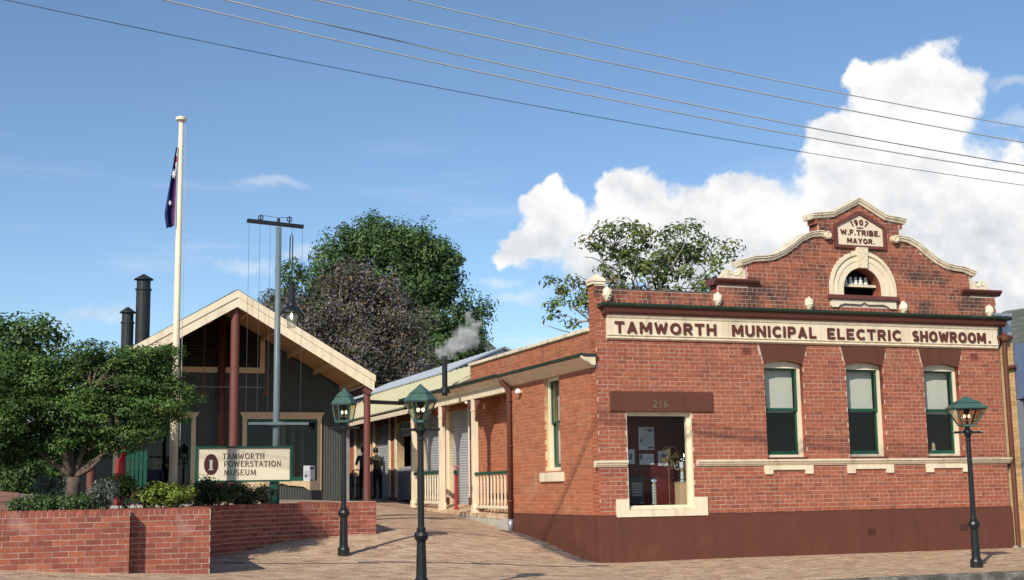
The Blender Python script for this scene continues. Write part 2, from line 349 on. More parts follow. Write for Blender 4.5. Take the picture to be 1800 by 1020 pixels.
def prism(polys, depth, name='prism', plane='XZ', at=0., bevel=0., off=(0, 0, 0)):
    """flat outline(s) with holes, given thickness. XZ: front face at Y=at, body behind it. YZ: front face at X=at (faces -X), u is Y."""
    cu = bpy.data.curves.new(name, 'CURVE'); cu.dimensions = '2D'; cu.fill_mode = 'BOTH'; cu.extrude = depth/2
    for p in polys:
        sp = cu.splines.new('POLY'); sp.points.add(len(p)-1); sp.use_cyclic_u = True
        for i, q in enumerate(p): sp.points[i].co = ((-q[0] if plane == 'YZ' else q[0]), q[1], 0, 1)
    ob = bpy.data.objects.new('tmp', cu); COL.objects.link(ob)
    dg = bpy.context.evaluated_depsgraph_get(); me = bpy.data.meshes.new_from_object(ob.evaluated_get(dg))
    bpy.data.objects.remove(ob); bpy.data.curves.remove(cu)
    co = np.empty(len(me.vertices)*3, np.float32); me.vertices.foreach_get('co', co); co = co.reshape(-1, 3)
    if plane == 'XZ': w = np.stack([co[:, 0], at+depth/2-co[:, 2], co[:, 1]], 1)
    elif plane == 'YZ': w = np.stack([at+depth/2-co[:, 2], -co[:, 0], co[:, 1]], 1)
    else: w = np.stack([co[:, 0], co[:, 1], at-depth/2+co[:, 2]], 1)
    w = w-np.array(off, np.float32); me.vertices.foreach_set('co', w.astype(np.float32).ravel()); me.name = name; me.materials.clear(); me.update()
    return me
def pobj(name, polys, depth, mats, parent, plane='XZ', at=0., bevel=0.):
    if name == 'pane':                      # a single sheet of glass
        p = polys[0]; b_ = MB(); b_.add([(q[0], at, q[1]) if plane == 'XZ' else (at, q[0], q[1]) for q in p], [(0, 1, 2, 3)]); return b_.build(name, mats, parent)
    return link(name, prism(polys, depth, name, plane, at, off=root_loc(parent) if parent else (0, 0, 0)), mats, parent, bevel)
def rect(a, b, c, d): return [(a, c), (b, c), (b, d), (a, d)]
def sweep(name, path, prof, mats, parent, closed=False):
    """moulding: profile (out, up) carried along a path of (x, z) in the XZ plane; 'out' is towards -Y"""
    b = MB(); n = len(prof)
    P = [np.array(p, float) for p in path]; rings = []
    for i, p in enumerate(P):
        d1 = P[i]-P[i-1] if i else P[1]-P[0]; d2 = P[i+1]-P[i] if i < len(P)-1 else d1
        d1 = d1/np.linalg.norm(d1); d2 = d2/np.linalg.norm(d2); t = d1+d2; t /= np.linalg.norm(t)
        nrm = np.array([-t[1], t[0]]); k = 1/max(.4, float(np.dot(t, d1)))
        for o, u in prof: q = p+nrm*u*k; b.v.append((float(q[0]), -o, float(q[1])))
    for i in range(len(P)-1):
        for k in range(n):
            b.f.append((i*n+k, (i+1)*n+k, (i+1)*n+(k+1) % n, i*n+(k+1) % n)); b.m.append(0); b.t.append(0.)
    b.f.append(tuple(range(n))); b.f.append(tuple(range((len(P)-1)*n, len(P)*n))[::-1]); b.m += [0, 0]; b.t += [0., 0.]
    return b.build(name, mats, parent)

# ------------------------------------------------------------------ brickwork
BR_MESH = {}
def brick_mesh(l, h, d, mats):
    k = (round(l, 3), round(h, 3), round(d, 3), mats.name)
    if k not in BR_MESH:
        b = MB(); b.box(-l/2, l/2, -d, 0, -h/2, h/2); me = b.mesh('brick'); me.materials.append(mats); BR_MESH[k] = me
    return BR_MESH[k]
def lay(parent, place, intervals, z0, z1, matname, limit=300, course=.0863, joint=.012, depth=.05, header_every=4, full=.2397, proud=.006, phase=0, soldier_top=None):
    """place(u, out) -> (x, y, angle); bricks proud of the mortar bed. Nearest full bricks are pieces of their own, the rest one joined part."""
    out = []; z = z0; k = 0
    while z+.03 < z1:
        h = min(course, z1-z)
        hd = header_every and (k % header_every == header_every-1)
        L = full/2 if hd else full
        for a, c in intervals(z+h/2):
            u = a; first = True; start = a-(L*.5 if (k % 2) else 0)-((phase*.037) % L if hd else 0)
            i = 0
            while True:
                p = start+i*L; q = p+L; i += 1
                if p >= c-.02: break
                p2 = max(p, a); q2 = min(q, c)
                if q2-p2 < .035: continue
                l0 = p2 if p2 == a else p2+joint/2; l1 = q2 if q2 == c else q2-joint/2
                out.append(((l0+l1)/2, z+h/2, l1-l0, h-joint, (q2-p2 > L-.004) and h > course-.002 and p2 != a and q2 != c))
        z += h; k += 1
    if soldier_top:
        zt, ht = soldier_top
        for a, c in intervals(zt+ht/2):
            u = a
            while u < c-.03:
                q = min(u+.0863, c); out.append(((u+q)/2, zt+ht/2, q-u-joint, ht-joint, q-u > .08)); u = q
    rl = np.array(root_loc(parent)); items = []
    for (u, zz, l, h, fl) in out:
        pr = proud+random.uniform(-.0022, .0028); x, y, ang = place(u, pr)
        items.append((math.dist((x, y, zz), CAM), u, zz, l, h, fl, x, y, ang))
    items.sort(); n = 0; rest = MB(); mo = MATS[matname+'_object']
    for (_, u, zz, l, h, fl, x, y, ang) in items:
        ang += random.uniform(-.006, .006); dp_ = .228 if soldier_top and zz > soldier_top[0] else depth
        if fl and n < limit:
            n += 1; o = bpy.data.objects.new('brick', brick_mesh(l, h, dp_, mo)); COL.objects.link(o); o.parent = parent
            # brick mesh: front face at local y=-depth, so its back sits in the mortar
            o.location = (x-rl[0]-math.sin(ang)*dp_, y-rl[1]+math.cos(ang)*dp_, zz-rl[2]); o.rotation_euler = (0, 0, ang)
        else:
            ca, sa = math.cos(ang), math.sin(ang); vs = []
            for dy in (0, dp_):
                for sx, sz in ((-1, -1), (1, -1), (1, 1), (-1, 1)):
                    lx = sx*l/2; vs.append((x+ca*lx-sa*dy, y+sa*lx+ca*dy, zz+sz*h/2))
            rest.add(vs, [(0, 1, 2, 3), (4, 7, 6, 5), (0, 4, 5, 1), (1, 5, 6, 2), (2, 6, 7, 3), (3, 7, 4, 0)], 0, random.random())
    if rest.v: stuff(rest.build('brick_courses', MATS[matname+'_attr'], parent, tones=True))
def cut(iv, a, b):
    r = []
    for p, q in iv:
        if b <= p or a >= q: r.append((p, q)); continue
        if a > p: r.append((p, a))
        if b < q: r.append((b, q))
    return r

# ================================================================== GROUND
CTRL = []
def sleft(X): return .058*max(0., -X-3)
for X in (-30, -20, -14, -10, -8.2, -5, -2, 2, 6, 11, 20, 34):
    for Y in (-5.2, -2.6):
        CTRL.append((X, Y, .02*Y+min(.75, sleft(X))))
CTRL += [(2, 0, 0), (6, 0, 0), (11, 0, 0), (20, 0, 0), (34, 0, 0), (20, 10, .1), (34, 10, .1), (-5.29, .07, .31), (-2.72, 2.44, .55), (0, 0, 0), (0, 1.41, .11), (0, 2.97, .33), (0, 5.2, .52), (-4.17, 2.3, .635), (-6.97, 1.2, .42),
         (-6.45, 1.56, .5), (-5.35, 2.1, .59), (-7.75, -.5, .33), (0, 6.56, .63), (0, 8.3, .76), (0, 9.9, .85), (0, 11.1, .88), (0, 12.95, .95), (-2.5, 7, .93), (-2.6, 10.4, 1.18), (-2, 13, 1.22),
         (-.4, 18.6, 1.25), (.5, 20.4, 1.25), (-2, 25, 1.27), (1, 32, 1.3), (-10, 12, 1.2), (-10, 25, 1.3), (10, 20, 1.25), (20, 30, 1.3), (-3.4, -1.2, .1), (-1.5, -.6, .02),
         (-16, 3, 1.1), (-18, 10, 1.75), (-19, 22, 2.1), (-30, 10, 1.9), (-30, 25, 2.3), (-12.6, 3, 1.25), (-14, 20, 1.9), (-30, 0, 1.2)]
_c = np.array(CTRL); _n = len(_c)
def _phi(r2): return np.where(r2 > 1e-9, .5*r2*np.log(np.maximum(r2, 1e-9)), 0)
_K = _phi(((_c[:, None, :2]-_c[None, :, :2])**2).sum(2))+np.eye(_n)*.02
_Pm = np.c_[np.ones(_n), _c[:, :2]]
_A = np.block([[_K, _Pm], [_Pm.T, np.zeros((3, 3))]]); _S = np.linalg.solve(_A, np.r_[_c[:, 2], 0, 0, 0])
def H(X, Y):
    X = np.atleast_1d(np.array(X, float)); Y = np.atleast_1d(np.array(Y, float))
    x = np.clip(X, -30, 34); y = np.clip(Y, -5.2, 32)
    z = _phi((x[:, None]-_c[None, :, 0])**2+(y[:, None]-_c[None, :, 1])**2)@_S[:_n]+_S[_n]+_S[_n+1]*x+_S[_n+2]*y
    return np.clip(z, -.2, 2.6)
def h1(X, Y): return float(H(X, Y)[0])
def grid_sheet(name, xs, ys, mats, dz=0.):
    X, Y = np.meshgrid(xs, ys); Z = H(X.ravel(), Y.ravel())+dz; nx = len(xs)
    v = np.c_[X.ravel(), Y.ravel(), Z]; f = [(j*nx+i, j*nx+i+1, (j+1)*nx+i+1, (j+1)*nx+i) for j in range(len(ys)-1) for i in range(nx-1)]
    me = bpy.data.meshes.new(name); me.from_pydata(v.tolist(), [], f); me.polygons.foreach_set('use_smooth', [True]*len(f)); me.update()
    return link(name, me, mats)
KY = -5.2
xs = np.r_[np.array([-900, -300, -120, -60]), np.arange(-40, -30, 2.), np.arange(-30, 34.1, .5), np.array([40, 60, 120, 300, 900])]
ys = np.r_[np.arange(KY, 34, .5), np.array([40, 60, 100, 200, 400, 900])]
struct(grid_sheet('ground', xs, ys, JOINT, -.012))
b = MB(); b.box(-900, 900, -400, KY-.32, -.6, -.262); struct(b.build('road', ASPH))
# kerb, follows the footpath level, concrete top and dark weathered face, cast in lengths
kb = MB(); kx = np.arange(-40, 41, 1.0)
for a, c in zip(kx[:-1], kx[1:]):
    za, zc = h1(a, KY)+.006, h1(c, KY)+.006; g = .006
    kb.add([(a+g, KY-.16, -.7), (c-g, KY-.16, -.7), (c-g, KY, -.7), (a+g, KY, -.7), (a+g, KY-.15, za-.015), (c-g, KY-.15, zc-.015), (c-g, KY, zc), (a+g, KY, za), ],
           [(0, 3, 2, 1), (4, 5, 6, 7), (0, 1, 5, 4), (1, 2, 6, 5), (2, 3, 7, 6), (3, 0, 4, 7)])
struct(kb.build('kerb', KERB, bevel=.012))
gb = MB(); gb.box(-60, 60, KY-.32, KY-.165, -.6, -.25); struct(gb.build('gutter_channel', CONC))

# clay pavers laid in rows along the street and up the forecourt
ARC_C, ARC_R = (-4.1, -1.8), 4.1
def in_planter(x, y):
    if x < -9.5: return y > -3.3
    if x < -8.2: return y > -3.0
    if x < ARC_C[0]:
        if y < ARC_C[1]: return False
        return math.hypot(x-ARC_C[0], y-ARC_C[1]) > ARC_R
    if x < -4.1: return 2.3 < y < 9.4
    return False
def pavers():
    V = []; T = []; VD = []; TD = []
    row = 0; y = KY+.03; ph = .118; L = .236
    while y < 30:
        w = ph; off = (row % 2)*L/2+random.uniform(-.03, .03); x0 = -13 if y < -2.9 else -8.4; x1 = 13 if y < 0 else (.02 if y < 8 else .55)
        if y > 9.4: x0 = -2.6
        n = int((x1-x0)/L)+1
        for i in range(n):
            a = x0+off+i*L; c = a+L-.006; d = y+w-.006
            if a < x0 or c > x1: continue
            mx, my = (a+c)/2, y+w/2
            if in_planter(mx, my): continue
            if my > -.02 and mx > .02: continue
            t = random.random()
            dark = (0 > mx > -.42 and 0 < my < 5.1) or (abs(my+.55+(-mx)*.05) < .07 and mx < 0)
            (VD if dark else V).append((a, y, c, d)); (TD if dark else T).append(t)
        y += w; row += 1
    for nm, vv, tt, mt in (('clay_pavers', V, T, 'paver'), ('dark_border_pavers', VD, TD, 'paver_dark')):
        A = np.array(vv); n = len(A); xs_ = np.stack([A[:, 0], A[:, 2], A[:, 2], A[:, 0]], 1); ys_ = np.stack([A[:, 1], A[:, 1], A[:, 3], A[:, 3]], 1)
        z = H(xs_.ravel(), ys_.ravel()).reshape(-1, 4)+RNG.uniform(-.0015, .0015, (n, 1))+RNG.uniform(-.0012, .0012, (n, 4))
        P = np.stack([xs_, ys_, z], 2).reshape(-1, 3)
        me = bpy.data.meshes.new(nm); me.vertices.add(n*4); me.vertices.foreach_set('co', P.ravel()); me.loops.add(n*4); me.loops.foreach_set('vertex_index', np.arange(n*4))
        me.polygons.add(n); me.polygons.foreach_set('loop_start', np.arange(n)*4); me.polygons.foreach_set('loop_total', np.full(n, 4))
        at = me.attributes.new('tone', 'FLOAT', 'FACE'); at.data.foreach_set('value', np.array(tt, np.float32)); me.update(); me.validate()
        o = link(nm, me, MATS[mt]); o.location.z = .004 if nm == 'clay_pavers' else .006; tag(o, 'buff clay pavers of the footpath and forecourt' if mt == 'paver' else 'dark grey border pavers along the showroom side wall', 'pavers', kind='stuff')
pavers()

# far hills
def hills():
    HAZ, HEL = [], []
    for x, y in ((-1500, 800), (300, 760), (600, 700), (760, 612), (845, 596), (890, 618), (950, 650), (1300, 650), (1600, 590), (1720, 556), (1790, 541), (2000, 520), (3500, 600)):
        d = ray(x, y); HAZ.append(math.degrees(math.atan2(d[0], d[1]))); HEL.append(math.degrees(math.atan2(d[2], math.hypot(d[0], d[1]))))
    n = 150; m = 14; v = []; f = []
    for j in range(m):
        t = j/(m-1); dist = 700+1500*t
        for i in range(n):
            az = -50+130*i/(n-1); a = rad(az)
            ridge = float(np.interp(az, HAZ, HEL))+.14*math.sin(az*1.7+1)+.08*math.sin(az*4.1)+.04*math.sin(az*11)
            hgt = math.tan(rad(ridge))*2200*(t**1.4)+25*math.sin(i*.9+j*1.3)*t*(1-t)
            v.append((CAM[0]+math.sin(a)*dist, CAM[1]+math.cos(a)*dist, hgt-4))
    for j in range(m-1):
        for i in range(n-1): f.append((j*n+i, j*n+i+1, (j+1)*n+i+1, (j+1)*n+i))
    me = bpy.data.meshes.new('hills'); me.from_pydata(v, [], f); me.polygons.foreach_set('use_smooth', [True]*len(f))
    mt = mat('hill_scrub', (.125, .135, .105), .95, .35, .03, stain=((.075, .085, .07), .05, .48, .7))
    struct(link('hills', me, mt))
hills()

# ================================================================== SHOWROOM
SH = thing('showroom', (5.1, 4, 0), 'red brick showroom with a curved parapet gable and cream lettered frieze', 'building')
CX = 6.6
# gable outline (brick), left half from the photograph, mirrored about the axis
gl = [(3.62, 6.30), (3.82, 6.37), (4.09, 6.39), (4.35, 6.44), (4.60, 6.55), (4.86, 6.72), (5.09, 6.89), (5.32, 6.99), (5.50, 7.02)]
glr = [(2*CX-x, z) for x, z in gl[::-1]]
ATL, ATR = 5.50, 2*CX-5.50
gable = [(3.62, 5.55)]+gl+[(ATL, 7.42), (5.92, 7.48), (CX, 7.83), (2*CX-5.92, 7.48), (ATR, 7.42)]+glr+[(2*CX-3.62, 5.55)]
NR, NI, NSP, NB = .88, .50, 5.84, 5.70      # niche: outer and inner radius, springing, sill top
def arch(r, zb, n=24): return [(CX-r, zb)]+[(CX+r*math.cos(math.pi-math.pi*i/n), NSP+r*math.sin(math.pi*i/n)) for i in range(n+1)]+[(CX+r, zb)]
WIN = [(c-.485, c+.485) for c in (4.45, 6.53, 8.60)]
WZ0, WZ1 = 2.08, 4.20
DOOR = (.64, 2.17, 1.04, 3.06)
# wall proper, one outline: street wall + parapet + pedestals + gable
outline = [(0, -.35), (10.28, -.35), (10.28, 5.82), (2*CX-3.62, 5.82)]
right = [(2*CX-x, z) for x, z in gl]            # from far end inwards
outline += right+[(ATR, 7.42), (2*CX-5.92, 7.48), (CX, 7.83), (5.92, 7.48), (ATL, 7.42)]+gl[::-1]+[(3.62, 5.82), (2.90, 5.82), (2.90, 5.62), (.24, 5.62), (.24, 5.72), (0, 5.72)]
holes = [rect(a, c, WZ0, WZ1) for a, c in WIN]+[rect(*DOOR), arch(NI, NB)]
fw = pobj('front_wall', [outline]+holes, .33, MORTAR, SH, at=.0)
EDGE = mat('brick_edge', (.30, .085, .05), .9, .3, 9, bump=.4, stain=((.06, .05, .045), 1.6, .5, .7))
fw.data.materials.append(EDGE)
for p_ in fw.data.polygons:
    if abs(p_.normal.y) < .5: p_.material_index = 1
def interp_gable(z):
    """left edge of the gable brickwork at height z"""
    for (x0, z0), (x1, z1) in zip(gl[:-1], gl[1:]):
        if z0 <= z <= z1: return x0+(x1-x0)*(z-z0)/(z1-z0)
    if z < gl[0][1]: return 3.62
    if z <= 7.42: return ATL
    if z <= 7.48: return ATL+(5.92-ATL)*(z-7.42)/.06
    return 5.92+(CX-5.92)*(z-7.48)/.35
def front_iv(z):
    if z < 5.62: iv = [(-.006, 10.27)]
    elif z < 5.82: iv = [(2.90, 10.27)] if z > 5.72 else [(0, .24), (2.90, 10.27)]
    else:
        a = interp_gable(z)+.03; iv = [(a, 2*CX-a)]
    if z < 4.58:
        for a, c in WIN:
            if WZ0 < z < WZ1: iv = cut(iv, a, c)
            if z > 4.10: e = .02+.12*(z-4.10)/.45; iv = cut(iv, a-e, c+e)
        if DOOR[2] < z < DOOR[3]: iv = cut(iv, DOOR[0], DOOR[1])
    if 5.40 < z < NB: iv = cut(iv, CX-NR, CX+NR)
    elif NB <= z < NSP: iv = cut(iv, CX-NR, CX+NR)
    elif NSP <= z < NSP+NR: w = math.sqrt(NR**2-(z-NSP)**2); iv = cut(iv, CX-w, CX+w)
    return [(a, c) for a, c in iv if c-a > .04]
lay(fw, lambda u, o: (u, -o, 0.), front_iv, .945, 7.84, 'brick_front', phase=1)
# painted plinth, wraps the corner
b = MB(); b.box(-.03, 10.31, -.03, .30, -.4, .925); b.box(-.02, 10.30, -.02, .29, .925, .945); pl = b.build('plinth', BROWN, SH, bevel=.012)
def vent(parent, x, z, name='air_vent', m_=None, y=0.):
    v = MB(); w, hh = .115, .075
    v.box(x-w, x+w, y-.012, y+.02, z-hh, z-hh+.015); v.box(x-w, x+w, y-.012, y+.02, z+hh-.015, z+hh); v.box(x-w, x-w+.015, y-.012, y+.02, z-hh+.015, z+hh-.015); v.box(x+w-.015, x+w, y-.012, y+.02, z-hh+.015, z+hh-.015)
    for k in range(3): v.bar((x-w+.016, y-.002, z-.035+k*.035), (x+w-.016, y-.002, z-.035+k*.035), .016, .016)
    v.box(x-w+.016, x+w-.016, y-.0035, y+.015, z-hh+.016, z+hh-.016, 1)
    return v.build(name, [m_ or BROWN, DARK], parent)
vent(pl, 6.47, .47, y=-.03); vent(pl, 8.92, .50, y=-.03)
BRV = mat('terracotta_vent', (.33, .10, .06), .8, .1, 8)
vent(fw, 3.55, 4.39, m_=BRV, y=-.004); vent(fw, 9.55, 4.38, m_=BRV, y=-.004)
# string course: moulded, broken by the shop window
STR = [(-.05, 0), (.03, 0), (.045, .03), (.06, .035), (.085, .085), (.10, .09), (.10, .125), (-.05, .135)]
sweep('string_course', [(-.09, 1.925), (.63, 1.925)], STR, CREAM, SH)
sweep('string_course', [(2.24, 1.925), (10.36, 1.925)], STR, CREAM, SH)
for a, c in WIN:
    pobj('apron', [[(a-.10, 1.922), (a-.10, 1.74), (a+.10, 1.74), (a+.10, 1.83), (c-.07, 1.83), (c-.07, 1.74), (c+.13, 1.74), (c+.13, 1.922)]], .08, CREAM, SH, at=-.045, bevel=.006)
    # brown weathered sill course above the string
    b = MB(); b.box(a-.02, c+.02, -.02, .2, 2.062, 2.10); b.build('sill', BROWN, SH, bevel=.008)
    # splayed painted lintel with a cambered soffit
    n = 10; soff = [(a+(c-a)*i/n, 4.12+.075*math.sin(math.pi*i/n)) for i in range(n+1)]
    pobj('lintel', [[(a-.115, 4.60), (c+.135, 4.60)]+soff[::-1]], .30, BROWN, SH, at=-.018)
def sash_window(a, c, z0, z1, y, parent, blind_to, plane='XZ', lower_items=()):
    """timber double-hung window in a deep reveal: frame > sashes, panes, blind"""
    PO = (lambda nm, polys, d, m_, par, at, bv=0.: pobj(nm, polys, d, m_, par, plane, at, bv))
    zm = z0+(z1-z0)*.515; fr = .065
    head = [(a+(c-a)*i/10, z1-.02+.075*math.sin(math.pi*i/10)) for i in range(11)] if plane == 'XZ' else [(a, z1), (c, z1)]
    f = PO('window', [[(a, z0), (c, z0)]+head[::-1], rect(a+fr, c-fr, z0+.07, z1-.10)], .13, CREAM, parent, y, .004)
    s0, s1 = a+fr-.008, c-fr+.008
    PO('sash', [rect(s0, s1, zm-.035, z1-.09), rect(s0+.05, s1-.05, zm+.012, z1-.14)], .045, GREEN, f, y+.045, .003)
    PO('sash', [rect(s0, s1, z0+.062, zm+.03), rect(s0+.05, s1-.05, z0+.15, zm-.012)], .045, GREEN, f, y+.094, .003)
    PO('pane', [rect(s0+.045, s1-.045, zm+.007, z1-.13)], .005, GLASSW, f, y+.066)
    PO('pane', [rect(s0+.045, s1-.045, z0+.14, zm-.007)], .005, GLASSW, f, y+.115)
    PO('blind', [rect(s0+.03, s1-.03, blind_to, z1-.11)], .008, BLIND, f, y+.20)
    return f
for i, (a, c) in enumerate(WIN): sash_window(a+.005, c-.005, 2.085, 4.14, .115, SH, (3.08, 3.10, 3.06)[i])
# shop window 216
b = MB(); b.box(.28, 2.67, -.045, .20, 3.065, 3.485); lin = b.build('lintel', BROWN, SH, bevel=.01)
lin['label'] = 'deep brown lintel carrying the street number'
pobj('sill', [[(.36, .905), (2.45, .905), (2.45, 1.285), (2.17, 1.285), (2.17, 1.045), (.64, 1.045), (.64, 1.265), (.36, 1.265)]], .09, CREAM, SH, at=-.05, bevel=.006)
dw = pobj('display_window', [rect(.642, 2.168, 1.047, 3.06), rect(.70, 2.09, 1.13, 2.98)], .10, CREAM, SH, at=.10, bevel=.004)
pobj('pane', [rect(.69, 2.10, 1.12, 2.99)], .006, GLASS, dw, at=.15)
b = MB(); b.box(.645, .66, .001, .10, 1.05, 3.06); b.box(2.15, 2.165, .001, .10, 1.05, 3.06); b.box(.66, 2.15, .02, .10, 1.05, 1.10); b.build('reveal_lining', CREAM, dw)
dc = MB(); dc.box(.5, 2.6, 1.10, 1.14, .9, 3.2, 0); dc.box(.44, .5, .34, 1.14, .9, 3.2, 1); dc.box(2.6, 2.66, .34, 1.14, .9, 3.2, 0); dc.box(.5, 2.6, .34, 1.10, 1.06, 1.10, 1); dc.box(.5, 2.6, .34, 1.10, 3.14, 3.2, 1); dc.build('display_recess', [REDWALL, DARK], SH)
# frieze, cornice and gutter
fz = sweep('frieze', [(.24, 4.56), (10.22, 4.56)], [(-.05, 0), (.03, 0), (.045, .02), (.07, .03), (.07, .05), (.055, .065), (.085, .09), (.085, .105), (.06, .115), (.06, .45), (.075, .46), (.10, .52), (-.05, .53)], CREAM, SH)
cn = sweep('cornice', [(.14, 5.085), (10.40, 5.085)], [(-.05, 0), (.12, 0), (.135, .03), (.17, .05), (.20, .11), (.215, .135), (-.05, .14)], MAROON, SH)
sweep('gutter', [(.05, 5.225), (10.50, 5.225)], [(-.05, 0), (.22, .003), (.25, .015), (.268, .04), (.272, .08), (.255, .08), (.24, .07), (-.05, .075)], GREENG, SH)
# corner pier
b = MB(); b.box(-.05, .25, -.012, .30, 5.72, 5.785); b.add([(-.065, -.03, 5.785), (.265, -.03, 5.785), (.265, .315, 5.785), (-.065, .315, 5.785), (-.05, -.015, 5.84), (.25, -.015, 5.84), (.25, .30, 5.84), (-.05, .30, 5.84), (.10, .14, 5.97)],
    [(0, 3, 2, 1), (0, 1, 5, 4), (1, 2, 6, 5), (2, 3, 7, 6), (3, 0, 4, 7), (4, 5, 8), (5, 6, 8), (6, 7, 8), (7, 4, 8)]); b.build('pier_cap', CREAM2, SH)
# parapet moss-topped capping between pier and pedestals
b = MB(); b.box(.24, 2.90, -.012, .34, 5.62, 5.645); b.build('parapet_cap', mat('weathered_cap', (.13, .085, .065), .95, .3, 6), SH)
# gable coping with a moulded front and scrolled ends
COP = [(-.36, -.01), (.05, -.01), (.065, .02), (.05, .035), (.09, .055), (.09, .08), (.11, .095), (.11, .115), (-.36, .125)]
def spiral(cx, cz, r, turns, start, sgn, n=26): return [(cx+sgn*r*(1-.72*i/n)*math.cos(start+2*math.pi*turns*i/n), cz+r*(1-.72*i/n)*math.sin(start+2*math.pi*turns*i/n)) for i in range(n+1)]
sweep('gable_coping', [(3.50, 6.27), (3.62, 6.30)]+gl[1:-1]+[(5.50, 7.02), (5.62, 7.015)], COP, CREAM2, SH)
sweep('gable_coping', [(2*CX-5.62, 7.015), (2*CX-5.50, 7.02)]+right[::-1][1:-1]+[(2*CX-3.62, 6.30), (2*CX-3.50, 6.27)], COP, CREAM2, SH)
def roll_end(x, z, r):
    v = MB(); n = 20
    pr = [(r, -.13), (r, .34)]
    for k in range(n):
        t = 2*math.pi*k/n
        for yy in (-.13, .34): v.v.append((x+r*math.cos(t), yy, z+r*math.sin(t)))
    for k in range(n): v.f.append((2*k, 2*((k+1) % n), 2*((k+1) % n)+1, 2*k+1)); v.m.append(0); v.t.append(0.)
    v.f.append(tuple(range(0, 2*n, 2))[::-1]); v.f.append(tuple(range(1, 2*n, 2))); v.m += [0, 0]; v.t += [0., 0.]
    sp = spiral(x, z, r*.86, 1.4, 1.2, 1)
    v.tube([(p[0], -.135, p[1]) for p in sp], .012, 5)
    return v.build('scroll', CREAM2, SH)
roll_end(5.70, 7.035, .085); roll_end(2*CX-5.70, 7.035, .085)
sweep('attic_coping', [(5.36, 7.42), (5.92, 7.485), (CX, 7.83), (2*CX-5.92, 7.485), (2*CX-5.36, 7.42)], COP, CREAM2, SH)
# corbelled neck under the attic coping
for sx in (-1, 1):
    b = MB(); x = CX+sx*1.10; b.box(min(x, x+sx*.06), max(x, x+sx*.06), -.03, .30, 7.30, 7.41); b.build('corbel', EDGE, SH)
# pedestals with brown caps and cream scroll brackets
for sx in (-1, 1):
    X = lambda x: CX+sx*(x-CX)
    a, c = sorted((X(2.80), X(3.90))); sweep('pedestal_cap', [(a, 5.82), (c, 5.82)], [(-.34, 0), (.03, 0), (.05, .03), (.09, .06), (.12, .10), (.12, .13), (-.34, .135)], MAROON, SH)
    S = [(2.98, 5.96), (3.86, 5.96), (3.86, 6.24), (3.80, 6.32), (3.68, 6.34), (3.57, 6.29), (3.50, 6.19), (3.42, 6.12), (3.34, 6.12), (3.30, 6.17), (3.24, 6.20), (3.17, 6.17), (3.12, 6.09), (3.05, 6.02)]
    pts = [(X(x), z) for x, z in S]
    sb = pobj('scroll_bracket', [pts if sx < 0 else pts[::-1]], .22, CREAM2, SH, at=.03, bevel=.008)
    v = MB()
    for (cx_, cz_, r_, st) in ((3.735, 6.21, .10, .5), (3.255, 6.115, .065, 2.2)):
        v.tube([(X(p[0]), .026, p[1]) for p in spiral(cx_, cz_, r_, 1.5, st, 1)], .013, 5)
    v.tube([(X(x), .026, z) for x, z in ((3.80, 6.29), (3.70, 6.32), (3.60, 6.26), (3.52, 6.14), (3.44, 6.05), (3.35, 6.04), (3.31, 6.08))], .013, 5)
    v.build('scroll_line', CREAM2, sb)
# date plaque
PLQ = [(5.91, 6.78), (2*CX-5.91, 6.78), (2*CX-5.91, 7.31), (CX, 7.66), (5.91, 7.31)]
PLI = [(5.99, 6.85), (2*CX-5.99, 6.85), (2*CX-5.99, 7.27), (CX, 7.57), (5.99, 7.27)]
pq = pobj('plaque', [PLQ, PLI], .08, MAROON, SH, at=-.06, bevel=.006); pobj('plaque_panel', [[(x, z) for x, z in PLI]], .03, CREAM, pq, at=-.025)
# niche: moulded archivolt, keystone, sill, shelf of insulators
ring = lambda r0, r1, at, d, nm: pobj(nm, [arch(r1, NB)+arch(r0, NB)[::-1]], d, CREAM, SH, at=at, bevel=.004)
ring(NI+.002, .66, -.02, .33, 'archivolt'); ring(.66, .72, -.035, .05, 'archivolt_bead'); ring(.72, .80, -.02, .04, 'archivolt_band'); ring(.80, NR, -.06, .08, 'archivolt_rim')
pobj('keystone', [[(CX-.105, 6.33), (CX+.105, 6.33), (CX+.15, 6.80), (CX-.15, 6.80)]], .14, mat('vermiculated', (.74, .63, .44), .8, .22, 24, bump=.9, bscale=30), SH, at=-.10, bevel=.008)
b = MB(); b.box(CX-.93, CX+.93, -.10, .32, 5.60, 5.70); b.build('niche_sill', MAROON, SH, bevel=.012)
w = .86; pobj('niche_apron', [[(CX-w, 5.598), (CX-w, 5.42), (CX-w+.17, 5.42), (CX-w+.22, 5.47), (CX-w+.34, 5.51), (CX-.10, 5.50), (CX, 5.55), (CX+.10, 5.50), (CX+w-.34, 5.51), (CX+w-.22, 5.47), (CX+w-.17, 5.42), (CX+w, 5.42), (CX+w, 5.598)]], .06, CREAM, SH, at=-.05)
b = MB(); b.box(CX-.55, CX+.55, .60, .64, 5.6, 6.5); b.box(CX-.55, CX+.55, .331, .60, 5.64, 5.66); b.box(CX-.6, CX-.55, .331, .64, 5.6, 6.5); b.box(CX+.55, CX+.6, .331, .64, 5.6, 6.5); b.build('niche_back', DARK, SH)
shf = MB(); shf.box(CX-.497, CX+.497, .16, .32, 5.93, 5.985); shf = shf.build('niche_shelf', CREAM, SH)
for k in range(5):
    v = MB(); v.lathe([(.025, 0), (.045, .01), (.055, .03), (.05, .05), (.03, .065), (.042, .08), (.045, .10), (.03, .115), (.028, .13), (.036, .15), (.03, .175), (.012, .185)], 12, (CX-.28+k*.135, .23, 5.986)); v.build('insulator', WHITE, shf, smooth=True)
